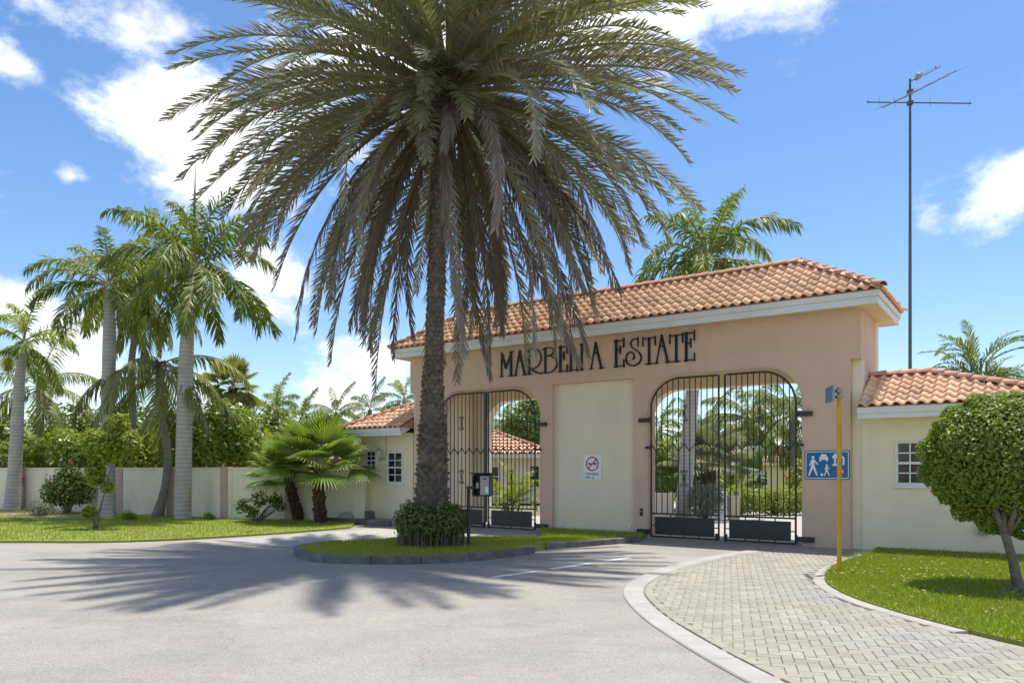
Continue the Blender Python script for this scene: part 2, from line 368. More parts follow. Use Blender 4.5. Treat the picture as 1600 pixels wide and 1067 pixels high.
M['lime_leaf'] = leafmat('young_frond', (0.21, 0.28, 0.03), (0.36, 0.39, 0.06), 0.45)
M['coco_leaf'] = leafmat('coconut_frond', (0.17, 0.20, 0.05), (0.33, 0.34, 0.11), 0.42)
M['fan_leaf'] = leafmat('fan_frond', (0.12, 0.21, 0.035), (0.26, 0.36, 0.075), 0.4)
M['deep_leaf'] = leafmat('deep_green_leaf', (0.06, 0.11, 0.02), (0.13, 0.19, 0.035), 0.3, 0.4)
M['topiary_leaf'] = leafmat('ficus_leaf', (0.085, 0.155, 0.018), (0.25, 0.335, 0.04), 0.36, 0.45, spec=0.5)
M['bush_leaf'] = leafmat('bush_leaf', (0.10, 0.16, 0.025), (0.21, 0.27, 0.05), 0.35, 0.4)
M['hedge_leaf'] = leafmat('hedge_leaf', (0.15, 0.22, 0.035), (0.34, 0.40, 0.075), 0.45)
M['grey_leaf'] = leafmat('silver_leaf', (0.17, 0.20, 0.12), (0.28, 0.30, 0.19), 0.25, 0.6)
M['petal'] = leafmat('white_petal', (0.75, 0.74, 0.68), (0.8, 0.78, 0.7), 0.2, 0.5, tint=(1, 1, 0.95))
M['red_petal'] = leafmat('red_petal', (0.55, 0.05, 0.06), (0.6, 0.12, 0.1), 0.2, 0.5, tint=(1, 0.8, 0.8))
M['dry_leaf'] = leafmat('fallen_leaf', (0.33, 0.24, 0.10), (0.42, 0.36, 0.2), 0.1, 0.8)
M['dark_core'] = surf('shade_core', (0.03, 0.045, 0.012), (0.045, 0.05, 0.02), 8.0, 0.95)  # very dark green, the shade inside the crown put into the colour
M['yellow'] = surf('yellow_paint', (0.62, 0.38, 0.02), (0.54, 0.31, 0.02), 5.0, 0.5, c3=(0.22, 0.10, 0.03), scale3=9.0, lo3=0.62, hi3=0.75)
M['blue'] = surf('sign_blue', (0.012, 0.135, 0.31), None, 5.0, 0.4)
M['signwhite'] = surf('sign_white', (0.80, 0.81, 0.82), None, 5.0, 0.4)
M['red'] = surf('sign_red', (0.50, 0.03, 0.045), None, 5.0, 0.4)
M['black'] = surf('sign_black', (0.012, 0.012, 0.014), None, 5.0, 0.5)
M['steel'] = surf('brushed_steel', (0.34, 0.34, 0.34), (0.27, 0.27, 0.27), 9.0, 0.38, metal=0.6)
M['galv'] = surf('antenna_metal', (0.16, 0.15, 0.15), (0.11, 0.10, 0.10), 6.0, 0.5, metal=0.4)
M['greybox'] = surf('grey_plastic', (0.30, 0.30, 0.29), None, 5.0, 0.6)
M['lampglass'] = surf('lamp_glass', (0.55, 0.55, 0.52), None, 5.0, 0.2)
M['farwall'] = surf('ochre_wall', (0.66, 0.54, 0.33), (0.62, 0.50, 0.30), 2.0, 0.85)
M['fartile'] = surf('far_roof_tile', (0.60, 0.27, 0.17), (0.48, 0.21, 0.13), 9.0, 0.8, rnd=0.12)

# ------------------------------------------------------------------ gatehouse frame: x = -s along the front, y = depth, z up
RX, RY = 7.14, 15.36
DX, DY = 0.8209, -0.5711
GA = math.atan2(DY, DX)
def GW(x, y, z): return Vector((RX + DX * x - DY * y, RY + DY * x + DX * y, z))
def sx(px, t=0.0):                         # x along the front (depth t) that is seen at photograph column px
    u = (px - CX) / F
    s = (RX + 0.5711 * t - u * (RY + 0.8209 * t)) / (0.8209 + 0.5711 * u)
    return -s
def rounded(x0, x1, z0, z1, r, n=10):      # opening with rounded top corners
    p = [(x0, z0), (x1, z0), (x1, z1 - r)]
    p += [(x1 - r + r * math.cos(a), z1 - r + r * math.sin(a)) for a in [math.pi / 2 * k / n for k in range(1, n + 1)]]
    p += [(x0 + r + r * math.cos(a), z1 - r + r * math.sin(a)) for a in [math.pi / 2 + math.pi / 2 * k / n for k in range(0, n + 1)]]
    return p

# ------------------------------------------------------------------ ground
def pip(P, poly):
    x, y = P[:, 0], P[:, 1]; ins = np.zeros(len(P), bool); n = len(poly); j = n - 1
    for i in range(n):
        xi, yi = poly[i][:2]; xj, yj = poly[j][:2]
        c = ((yi > y) != (yj > y)) & (x < (xj - xi) * (y - yi) / ((yj - yi) if abs(yj - yi) > 1e-9 else 1e-9) + xi)
        ins ^= c; j = i
    return ins
def smooth_path(pts, n=6):
    P = [Vector((p[0], p[1], 0)) for p in pts]; out = []
    for i in range(len(P) - 1):
        p0, p1, p2, p3 = P[max(i - 1, 0)], P[i], P[i + 1], P[min(i + 2, len(P) - 1)]
        for k in range(n):
            t = k / n
            out.append(0.5 * ((2 * p1) + (p2 - p0) * t + (2 * p0 - 5 * p1 + 4 * p2 - p3) * t * t + (3 * p1 - p0 - 3 * p2 + p3) * t ** 3))
    out.append(P[-1]); return [(p.x, p.y) for p in out]
def offset(path, d):
    out = []
    for i in range(len(path)):
        a = Vector(path[max(i - 1, 0)]); b = Vector(path[min(i + 1, len(path) - 1)]); t = (b - a).normalized()
        out.append((path[i][0] - t.y * d, path[i][1] + t.x * d))
    return out
def sheet(name, poly, z, m, thick=0.0):
    mb = MB()
    if thick: mb.prism(poly, z - thick, z)
    else:
        tr = tessellate_polygon([[Vector((p[0], p[1], 0)) for p in poly]])
        mb.add([(p[0], p[1], z) for p in poly], [tuple(t) for t in tr])
    o = mb.build(name, m)
    for p in o.data.polygons: pass
    return tag(o, kind='structure')
def along(path, step):
    out = []; acc = 0.0; nxt = 0.0
    for i in range(len(path) - 1):
        a, b = Vector(path[i]), Vector(path[i + 1]); l = (b - a).length
        while nxt <= acc + l:
            out.append(a + (b - a) * ((nxt - acc) / l)); nxt += step
        acc += l
    return out
def strip_blocks(name, child, path, d0, d1, z0, z1, step, m, gap=0.012):
    """a row of blocks laid along a path: one piece of the setting with each block its child"""
    root = tag(empty(name, (path[0][0], path[0][1], 0)), kind='structure')
    A = along(offset(path, d0), step * 0.25)
    fine = along(path, 0.06)
    f2 = [(p.x, p.y) for p in fine]
    o0, o1 = offset(f2, d0), offset(f2, d1)
    k = max(2, int(step / 0.06)); i = 0
    while i < len(f2) - 2:
        j = min(i + k, len(f2) - 1)
        ids = list(range(i, j + 1))
        a = [o0[q] for q in ids]; b = [o1[q] for q in ids]
        if len(ids) > 1:
            g = gap
            mb = MB(); vs = []; n = len(ids); ch = min(0.012, (z1 - z0) * 0.3)
            for q in range(n):
                pa, pb = Vector(a[q]), Vector(b[q])
                w = (pb - pa).normalized() * ch
                if q == n - 1:
                    pa = pa + (Vector(a[q - 1]) - pa).normalized() * g; pb = pb + (Vector(b[q - 1]) - pb).normalized() * g
                vs += [(pa.x, pa.y, z0), (pa.x, pa.y, z1 - ch), (pa.x + w.x, pa.y + w.y, z1), (pb.x - w.x, pb.y - w.y, z1), (pb.x, pb.y, z1 - ch), (pb.x, pb.y, z0)]
            fs = []
            for q in range(n - 1):
                for e in range(5): fs.append((q * 6 + e, q * 6 + e + 1, (q + 1) * 6 + e + 1, (q + 1) * 6 + e))
            fs.append(tuple(range(6))); fs.append(tuple(reversed(range((n - 1) * 6, n * 6))))
            mb.add([(v[0] - path[0][0], v[1] - path[0][1], v[2]) for v in vs], fs); mb.build(child, m, root)
        i = j
    return root

def grass(name, poly, z, dens, hmin, hmax, label_parent=None, seed=1, m='grass', lim=None):
    rs = np.random.RandomState(seed)
    P = np.array([(p[0], p[1]) for p in poly]); lo, hi = P.min(0), P.max(0)
    n = int((hi - lo).prod() * dens)
    Q = rs.rand(n, 2) * (hi - lo) + lo; Q = Q[pip(Q, poly)]
    if lim is not None: Q = Q[lim(Q)]
    n = len(Q); a = rs.rand(n) * 6.283; h = hmin + (hmax - hmin) * rs.rand(n) ** 1.5; w = 0.006 + 0.006 * rs.rand(n)
    lean = (rs.rand(n, 2) - 0.5) * 1.1 * h[:, None]
    V = np.zeros((n, 3, 3)); 
    V[:, 0, 0] = Q[:, 0] - np.cos(a) * w; V[:, 0, 1] = Q[:, 1] - np.sin(a) * w; V[:, 0, 2] = z - 0.005
    V[:, 1, 0] = Q[:, 0] + np.cos(a) * w; V[:, 1, 1] = Q[:, 1] + np.sin(a) * w; V[:, 1, 2] = z - 0.005
    V[:, 2, 0] = Q[:, 0] + lean[:, 0]; V[:, 2, 1] = Q[:, 1] + lean[:, 1]; V[:, 2, 2] = z + h
    o = np_mesh(name, V, 3, M[m], [(0, 1, 2)])
    return o

def P2(px, py, h=0.0):
    g = gp(px, py, h); return (g.x, g.y)

sheet('ground', [(-400, -200), (400, -200), (400, 900), (-400, 900)], -0.06, M['ground'])
def FP(s, t):
    w = GW(-s, t, 0); return (w.x, w.y)
road_poly = [(-60, -25), (60, -25), (60, 4), FP(-6, 0.6), FP(14.6, 0.6), (-9.0, 24.3), (-20.5, 30.5), (-60, 52)]
sheet('road', road_poly, 0.0, M['asphalt'])
sheet('inner_drive', [FP(1.0, 0.62), FP(11.6, 0.62), FP(12.5, 16), FP(4, 26), FP(-1.5, 16)], 0.004, M['concrete'])

# lawn on the left, before the boundary wall
lawn_l = smooth_path([(-34, 19.4), P2(-260, 850), P2(0, 848), P2(160, 848), P2(300, 843), P2(450, 833.5), P2(548, 825.5)], 5) + [FP(14.6, -0.02), (-9.0, 24.2), (-20.5, 30.4), (-42, 41.6)]
sheet('lawn_verge', lawn_l, 0.05, M['lawn'], 0.06)
g_ = grass('lawn_grass', lawn_l, 0.05, 330, 0.03, 0.075, seed=2, lim=lambda Q: (Q[:, 1] < 29) & (Q[:, 0] > -22))
tag(g_, 'short mown grass of the long verge before the boundary wall', 'grass', kind='stuff')
dirt = smooth_path([P2(-120, 812), P2(0, 812), P2(60, 815), P2(135, 812), P2(150, 806)], 4) + [(-15.5, 27.6), (-30, 35)]
sheet('planting_bed', dirt, 0.062, M['dirt'])
# paved approach to the left gate
appr = smooth_path([P2(300, 846), P2(450, 836.5), P2(548, 828.5), P2(600, 824)], 4) + [FP(12.3, -0.05), FP(8.0, -0.05), P2(845, 846), P2(600, 849), P2(470, 856)]
ap_o = sheet('paved_approach', appr, 0.006, M['concrete'])

# traffic island round the date palm and the strip of lawn before the blind panel
isl = smooth_path([P2(836, 864), P2(790, 871), P2(731, 877), P2(652, 881), P2(560, 881), P2(495, 878), P2(464, 871), P2(461, 863), P2(490, 856.5), P2(560, 851), P2(640, 848), P2(760, 845.5), P2(850, 844)], 6)
isl_in = offset(isl, -0.13)
island_poly = isl_in + [P2(880, 852), P2(849, 858.5)]
strip_blocks('island_kerb', 'kerb_stone', isl[:-20], -0.14, 0.0, -0.02, 0.135, 0.92, M['kerb'])
sheet('island_lawn', island_poly, 0.115, M['lawn'], 0.11)
g_ = grass('island_grass', island_poly, 0.115, 1100, 0.025, 0.07, seed=3)
tag(g_, 'short grass on the kerbed island round the date palm', 'grass', kind='stuff')
k2 = smooth_path([P2(853, 858), P2(900, 855), P2(950, 851), P2(1003, 846.5)], 5)
strip_blocks('panel_kerb', 'kerb_stone', k2, 0.0, 0.14, -0.02, 0.125, 0.8, M['kerb'])
pl = offset(k2, 0.135) + [FP(4.75, -0.01), FP(7.75, -0.01)]
sheet('panel_lawn', pl, 0.095, M['lawn'], 0.09)
g_ = grass('panel_grass', pl, 0.095, 1000, 0.04, 0.10, seed=4)
tag(g_, 'tufty grass strip below the cream panel between the gates', 'grass', kind='stuff')

# paved footway on the right with its concrete edging
outer = smooth_path([P2(1172, 860), P2(1120, 868), P2(1070, 879), P2(1023, 892), P2(988, 908), P2(974, 923), P2(979, 940), P2(1009, 970), P2(1075, 1014), P2(1140, 1052), P2(1230, 1100), P2(1400, 1190), P2(1700, 1330)], 6)
lawn_edge = smooth_path([P2(1375, 863), P2(1345, 872), P2(1315, 883), P2(1294, 896), P2(1291, 912), P2(1326, 934), P2(1400, 959), P2(1500, 986), P2(1600, 1010), P2(1800, 1056), P2(2300, 1150)], 6)
strip_blocks('footway_edging', 'edging_stone', outer, 0.0, 0.27, -0.02, 0.022, 0.95, M['concrete'], 0.006)
strip_blocks('lawn_edging', 'edging_stone', lawn_edge[:44], -0.17, 0.0, -0.02, 0.03, 0.7, M['concrete'], 0.006)
pav_poly = offset(outer, 0.275) + list(reversed(offset(lawn_edge, -0.175)))
pav_poly = pav_poly + [FP(0.6, -0.1), FP(2.2, -0.1)]
foot = sheet('footway', pav_poly, 0.004, M['sand'])

def paver_mesh(lx, ly, name):
    hx, hy, c, zt = lx / 2, ly / 2, 0.005, 0.014
    mb = MB(); vs = []
    for (ax, ay, z) in ((hx, hy, -0.01), (hx, hy, zt - c), (hx - c, hy - c, zt)):
        vs += [(-ax, -ay, z), (ax, -ay, z), (ax, ay, z), (-ax, ay, z)]
    fs = [(8, 9, 10, 11)]
    for r in (0, 4):
        for k in range(4): fs.append((r + k, r + (k + 1) % 4, r + 4 + (k + 1) % 4, r + 4 + k))
    return vs, fs
PV, PF = paver_mesh(0.195, 0.095, 'paver')
pm = bpy.data.meshes.new('paver'); pm.from_pydata(PV, [], PF); pm.materials.append(M['paver']); pm.update()
rnd = random.Random(5)
pav = []
ang = math.radians(-16); ca, sa = math.cos(ang), math.sin(ang); w = 0.1
inner_edge = offset(outer, 0.40)
inpoly = np.array(offset(outer, 0.345) + list(reversed(offset(lawn_edge, -0.18))) + [FP(0.6, -0.12), FP(2.2, -0.12)])
cand = []
for j in range(-140, 140):
    for n in range(-60, 60):
        for kind in (0, 1):
            i = j + 4 * n
            cx, cy = ((i + 1) * w, (j + 0.5) * w) if kind == 0 else ((i + 3.5) * w, (j + 1) * w)
            if abs(cx) > 12 or abs(cy) > 12: continue
            X, Y = 4.0 + cx * ca - cy * sa, 10.5 + cx * sa + cy * ca
            cand.append((X, Y, ang + (math.pi / 2 if kind else 0)))
C_ = np.array(cand); ok = pip(C_[:, :2], inpoly) & (C_[:, 1] > 4.6) & (np.abs(C_[:, 0] / C_[:, 1]) < 0.75)
pav = [(*c, 0.0) for c in C_[ok]]
for p in along(offset(outer, 0.338), 0.2):        # header row beside the edging
    pass
hp = along(offset(outer, 0.338), 0.2)
for a, b in zip(hp[:-1], hp[1:]):
    m_ = (a + b) / 2
    if m_.y > 4.6: pav.append((m_.x, m_.y, math.atan2(b.y - a.y, b.x - a.x), 0.006))
def show(p):                                     # size in view
    return p[0] ** 2 + p[1] ** 2 if abs(p[0] / p[1]) < 0.70 and p[1] > 5.6 else 1e6 + p[1]
pav.sort(key=show)
for i, (X, Y, a, dz) in enumerate(pav[:300]):
    o = bpy.data.objects.new('paver', pm); COL.objects.link(o); o.parent = foot
    o.location = (X, Y, 0.004 + dz + rnd.uniform(-0.003, 0.002)); o.rotation_euler = (rnd.uniform(-.008, .008), rnd.uniform(-.008, .008), a + rnd.uniform(-.012, .012))
rest = pav[300:]
pvn = np.array(PV)
V = np.zeros((len(rest), 12, 3))
for i, (X, Y, a, dz) in enumerate(rest):
    c, s = math.cos(a), math.sin(a)
    V[i, :, 0] = X + pvn[:, 0] * c - pvn[:, 1] * s; V[i, :, 1] = Y + pvn[:, 0] * s + pvn[:, 1] * c; V[i, :, 2] = pvn[:, 2] + 0.004 + dz + rnd.uniform(-0.002, 0.002)
o = np_mesh('far_pavers', V, 12, M['paver'], PF, parent=foot); tag(o, kind='stuff')

lawn_r = lawn_edge + [(24, 6), FP(-9, 0.25), FP(-0.25, 0.08)]
sheet('lawn', lawn_r, 0.045, M['lawn'], 0.05)
g_ = grass('lawn_blades', lawn_r, 0.045, 2600, 0.02, 0.065, seed=6, lim=lambda Q: (np.abs(Q[:, 0] / Q[:, 1]) < 0.74) & (Q[:, 1] > 5))
tag(g_, 'bright mown grass of the lawn under the clipped ball tree', 'grass', kind='stuff')
rs = np.random.RandomState(9)
tufts = []
for p in along(offset(lawn_edge, 0.03), 0.035):
    for q in range(3):
        if abs(p.x / max(p.y, .1)) < 0.74 and rs.rand() < 0.8: tufts.append((p.x + rs.randn() * .03, p.y + rs.randn() * .03))
for k in range(60):
    c = (rs.uniform(4.6, 9), rs.uniform(7, 14.5))
    for q in range(14): tufts.append((c[0] + rs.randn() * .05, c[1] + rs.randn() * .05))
Q = np.array(tufts); Q = Q[pip(Q, lawn_r) | (rs.rand(len(Q)) < 0.0)]; n = len(Q); a = rs.rand(n) * 6.28; h = 0.06 + 0.08 * rs.rand(n)
V = np.zeros((n, 3, 3)); V[:, 0] = np.stack([Q[:, 0] - np.cos(a) * .006, Q[:, 1] - np.sin(a) * .006, np.full(n, .04)], 1); V[:, 1] = np.stack([Q[:, 0] + np.cos(a) * .006, Q[:, 1] + np.sin(a) * .006, np.full(n, .04)], 1)
V[:, 2] = np.stack([Q[:, 0] + rs.randn(n) * .05, Q[:, 1] + rs.randn(n) * .05, .045 + h], 1)
tag(np_mesh('lawn_tufts', V, 3, M['grass'], [(0, 1, 2)]), 'longer unmown grass tufts along the edge of the right lawn', 'grass', kind='stuff')
rs = np.random.RandomState(8)                    # fallen leaves on the lawn
c0 = P2(1500, 912); n = 420
Q = np.stack([c0[0] + rs.randn(n) * 1.3, c0[1] + rs.randn(n) * 1.2], 1); Q = Q[pip(Q, lawn_r)]; n = len(Q)
a = rs.rand(n) * 6.28; V = np.zeros((n, 4, 3)); l = 0.018 + 0.014 * rs.rand(n)
for k, (da, r) in enumerate(((0, 1.0), (1.57, .5), (3.14, 1.0), (4.71, .5))):
    V[:, k, 0] = Q[:, 0] + np.cos(a + da) * l * r; V[:, k, 1] = Q[:, 1] + np.sin(a + da) * l * r; V[:, k, 2] = 0.085 + 0.02 * rs.rand(n)
o = np_mesh('fallen_leaves', V, 4, M['dry_leaf'], [(0, 1, 2, 3)]); tag(o, 'dry fallen leaves scattered on the lawn under the ball tree', 'leaves', kind='stuff')

# worn dashes on the road
for (a, b) in ((P2(768, 902), P2(838, 892.5)), (P2(860, 889), P2(922, 880)), (P2(944, 877), P2(985, 871))):
    a, b = Vector(a), Vector(b); t = (b - a).normalized(); nrm = Vector((-t.y, t.x)) * 0.07
    o = MB().add([(*(a - nrm), 0.004), (*(b - nrm), 0.004), (*(b + nrm), 0.004), (*(a + nrm), 0.004)], [(0, 1, 2, 3)]).build('road_marking', M['line'])
    tag(o, kind='structure')

# ------------------------------------------------------------------ roof tiles
TW, TL = 0.212, 0.34
def tile_mesh():
    prof = []
    for k in range(11):
        u = k / 10.0
        z = 0.052 * math.sin(math.pi * min(u / 0.62, 1.0)) if u <= 0.62 else -0.014 * math.sin(math.pi * (u - 0.62) / 0.38)
        prof.append((u * TW * 1.02, z))
    vs = []; n = len(prof)
    for (y, lift, taper) in ((-0.02, 0.040, 0.0), (TL, 0.006, 0.0)):
        for (x, z) in prof: vs.append((x, y, z + lift))
    for (x, z) in prof: vs.append((x, -0.02, z + 0.040 - 0.016))
    for (x, z) in prof: vs.append((x, 0.06, z + 0.034 - 0.016))
    fs = []
    for k in range(n - 1):
        fs.append((k, k + 1, n + k + 1, n + k))
        fs.append((2 * n + k, 2 * n + k + 1, k + 1, k))
        fs.append((3 * n + k, 3 * n + k + 1, 2 * n + k + 1, 2 * n + k))
    return vs, fs
TV, TF = tile_mesh()
tile_me = bpy.data.meshes.new('roof_tile'); tile_me.from_pydata(TV, [], TF); tile_me.materials.append(M['tile'])
tile_me.polygons.foreach_set('use_smooth', [k % 3 == 0 for k in range(len(TF))]); tile_me.update()
trnd = random.Random(11)
def tile_slope(roof, origin, ax, up, width, length, rows, inside, budget, far_first=False, objs=True):
    ax, up = Vector(ax).normalized(), Vector(up).normalized(); nrm = ax.cross(up).normalized()
    R = Matrix((ax, up, nrm)).transposed()
    exp_ = length / rows
    cols = int(round(width / TW)); sp = width / cols
    pl = []
    for r in range(rows):
        for c in range(cols):
            if inside(c * sp + sp / 2, r * exp_ + exp_ * 0.45):
                pl.append((c * sp, r * exp_))
    if far_first: pl.sort(key=lambda p: -p[0])
    V = []
    for i, (x, y) in enumerate(pl):
        p = Vector(origin) + ax * (x + trnd.uniform(-.004, .004)) + up * (y + trnd.uniform(-.008, .008)) + nrm * (0.012 + trnd.uniform(0, .004))
        if objs and i < budget:
            o = bpy.data.objects.new('roof_tile', tile_me); COL.objects.link(o); o.parent = roof
            o.matrix_local = Matrix.Translation(p) @ R.to_4x4() @ Matrix.Rotation(trnd.uniform(-.012, .012), 4, 'Z')
        else:
            V.append([p + R @ Vector(v) for v in TV])
    if V:
        o = np_mesh('far_tiles', np.array([[tuple(q) for q in t] for t in V]), len(TV), M['tile'], TF, parent=roof); tag(o, kind='stuff')
def caps(roof, a, b, r=0.11, L=0.36):
    a, b = Vector(a), Vector(b); d = b - a; n = max(1, int(round(d.length / (L * 0.86)))); t = d.normalized()
    side = t.cross(Vector((0, 0, 1))).normalized(); upv = side.cross(t).normalized(); st = d / n
    me = bpy.data.meshes.new('ridge_tile'); vs = []; fs = []; K = 8
    for (q, rr, zz) in ((-0.03, r * 1.02, 0.016), (st.length, r * 0.94, 0.0)):
        for k in range(K + 1):
            an = math.pi * k / K
            vs.append((rr * math.cos(an), q, zz + rr * math.sin(an) * 0.85 - 0.02))
    for k in range(K + 1):
        an = math.pi * k / K; rr = r * 0.9
        vs.append((rr * math.cos(an), -0.03, 0.016 + rr * math.sin(an) * 0.85 - 0.02))
    for k in range(K):
        fs.append((k, k + 1, K + 2 + k, K + 1 + k)); fs.append((k + 1, k, 2 * K + 2 + k, 2 * K + 3 + k))
    me.from_pydata(vs, [], fs); me.materials.append(M['ridge']); me.polygons.foreach_set('use_smooth', [k % 2 == 0 for k in range(len(fs))]); me.update()
    R = Matrix((side, t, upv)).transposed().to_4x4()
    for i in range(n):
        o = bpy.data.objects.new('ridge_tile', me); COL.objects.link(o); o.parent = roof
        o.matrix_local = Matrix.Translation(a + st * i + upv * trnd.uniform(0, .008)) @ R

def hip_deck(x0, x1, y0, y1, z, rx0, rx1, ry, rz):
    mb = MB()
    vs = [(x0, y0, z), (x1, y0, z), (x1, y1, z), (x0, y1, z), (rx0, ry, rz), (rx1, ry, rz)]
    fs = [(0, 1, 5, 4), (2, 3, 4, 5), (3, 2, 1, 0)]
    fs.append((1, 2, 5)); fs.append((3, 0, 4))
    return mb.add(vs, fs)
def hip_roof(parent, x0, x1, y0, y1, z, rx0, rx1, ry, rz, rows, budget, left=True, right=True, far_first=True):
    roof = hip_deck(x0, x1, y0, y1, z, rx0, rx1, ry, rz).build('roof', M['ridge'], parent)
    h = rz - z
    lf = math.hypot(ry - y0, h)
    ins = lambda u, v: (x0 + (rx0 - x0) * v / lf - 0.02 <= x0 + u <= x1 - (x1 - rx1) * v / lf + 0.02)
    tile_slope(roof, (x0, y0, z), (1, 0, 0), (0, ry - y0, h), x1 - x0, lf, rows, ins, budget, far_first)
    lb = math.hypot(y1 - ry, h)
    insb = lambda u, v: ((x1 - rx1) * v / lb - 0.02 <= u <= (x1 - x0) - (rx0 - x0) * v / lb + 0.02)
    tile_slope(roof, (x1, y1, z), (-1, 0, 0), (0, -(y1 - ry), h), x1 - x0, lb, rows, insb, 0)
    if right:
        ls = math.hypot(x1 - rx1, h); W = y1 - y0
        insr = lambda u, v: ((ry - y0) * v / ls - 0.02 <= u <= W - (y1 - ry) * v / ls + 0.02)
        tile_slope(roof, (x1, y0, z), (0, 1, 0), (-(x1 - rx1), 0, h), W, ls, rows, insr, 0)
        caps(roof, (x1 + 0.03, y0 - 0.03, z + 0.05), (rx1, ry, rz + 0.05)); caps(roof, (x1 + 0.03, y1 + 0.03, z + 0.05), (rx1, ry, rz + 0.05))
    if left:
        ls = math.hypot(rx0 - x0, h); W = y1 - y0
        insl = lambda u, v: ((y1 - ry) * v / ls - 0.02 <= u <= W - (ry - y0) * v / ls + 0.02)
        tile_slope(roof, (x0, y1, z), (0, -1, 0), ((rx0 - x0), 0, h), W, ls, rows, insl, 0)
        caps(roof, (x0 - 0.03, y0 - 0.03, z + 0.05), (rx0, ry, rz + 0.05)); caps(roof, (x0 - 0.03, y1 + 0.03, z + 0.05), (rx0, ry, rz + 0.05))
    caps(roof, (rx1, ry, rz + 0.06), (rx0, ry, rz + 0.06))
    return roof

# ------------------------------------------------------------------ gatehouse
R0 = (RX, RY, 0)
gh = tag(empty('gatehouse', R0, GA), 'pink gatehouse with two arched gateways and a hipped orange tile roof', 'gatehouse')
AL = (-11.32, -7.80); AR = (-4.72, -1.16); ATOP = 3.88
outer_p = [(-12.2, 0), (-0.2, 0), (-0.2, 3.92), (0, 3.92), (0, 4.96), (-12.4, 4.96), (-12.4, 3.92), (-12.2, 3.92)]
holeL = rounded(AL[0], AL[1], 0.001, ATOP, 0.80); holeR = rounded(AR[0], AR[1], 0.001, ATOP, 0.80)
PX0, PX1, PT = -7.43, -5.09, 3.86
# the openings run down to the ground: one outline that dips round both gateways and the panel
def dip(h): return [h[0]] + list(reversed(h[2:])) + [h[1]]
panel = [(PX0, 0), (PX0, PT), (PX1, PT), (PX1, 0)]
outline = [(-12.2, 0)] + [(p[0], max(p[1], 0)) for p in dip([(AL[0], 0), (AL[1], 0)] + holeL[2:])] + panel + [(p[0], max(p[1], 0)) for p in dip([(AR[0], 0), (AR[1], 0)] + holeR[2:])] + \
    [(-0.2, 0), (-0.2, 3.92), (0, 3.92), (0, 4.96), (-12.4, 4.96), (-12.4, 3.92), (-12.2, 3.92)]
MB().prism(outline, 0.0, 0.42, axis='y').build('front_wall', M['pink'], gh)
MB().box(PX0 + 0.001, PX1 - 0.001, 0.13, 0.40, 0.0, PT - 0.001).build('cream_panel', M['cream'], gh)
bL = (-10.9, -7.85); bR = (-5.5, -1.1)
hb = [rounded(bL[0], bL[1], 0, 3.72, 0.8), rounded(bR[0], bR[1], 0, 3.72, 0.8)]
outline_b = [(-12.4, 0)] + dip(hb[0]) + dip(hb[1]) + [(0, 0), (0, 4.96), (-12.4, 4.96)]
MB().prism(outline_b, 1.78, 2.10, axis='y').build('back_wall', M['cream'], gh)
MB().box(-12.4, -11.36, 0.421, 1.779, 0, 4.96).build('end_wall', M['cream'], gh)
MB().box(-1.06, 0.0, 0.421, 1.779, 0, 4.96).build('end_wall', M['pink'], gh)
MB().box(-7.72, -5.52, 0.421, 1.779, 0, 4.20).build('centre_wall', M['cream'], gh)
MB().box(-11.358, -1.062, 0.422, 1.778, 4.201, 4.32).build('passage_ceiling', M['cream'], gh)
MB().box(-0.199, -0.003, 0.16, 0.419, 0, 3.918).build('corner_strip', M['cream'], gh)
MB().box(-12.397, -12.201, 0.16, 0.419, 0, 3.918).build('corner_strip', M['cream'], gh)
OX = 0.37
MB().box(-12.4 - OX + 0.03, OX - 0.03, -OX + 0.03, 2.1 + OX - 0.03, 4.962, 5.00).build('soffit', M['soffit'], gh)
def fascia(parent, x0, x1, y0, y1, z0, z1):
    zm = z0 + (z1 - z0) * 0.55
    mb = MB()
    for (a, z_a, z_b) in ((0.0, z0, zm), (0.035, zm, z1)):
        mb2 = [(x0 - a, x1 + a, y0 - a, y0 - a + 0.03), (x0 - a, x1 + a, y1 + a - 0.03, y1 + a)]
        for (p, q, r, s) in mb2: mb.box(p, q, r, s, z_a, z_b)
        mb.box(x0 - a, x0 - a + 0.03, y0 - a + 0.031, y1 + a - 0.031, z_a, z_b); mb.box(x1 + a - 0.03, x1 + a, y0 - a + 0.031, y1 + a - 0.031, z_a, z_b)
    return mb.build('fascia', M['white'], parent)
fascia(gh, -12.4 - OX, OX, -OX, 2.1 + OX, 4.94, 5.20)
hip_roof(gh, -12.82, 0.42, -0.42, 2.52, 5.205, -11.05, -1.45, 1.05, 6.30, 7, 300)

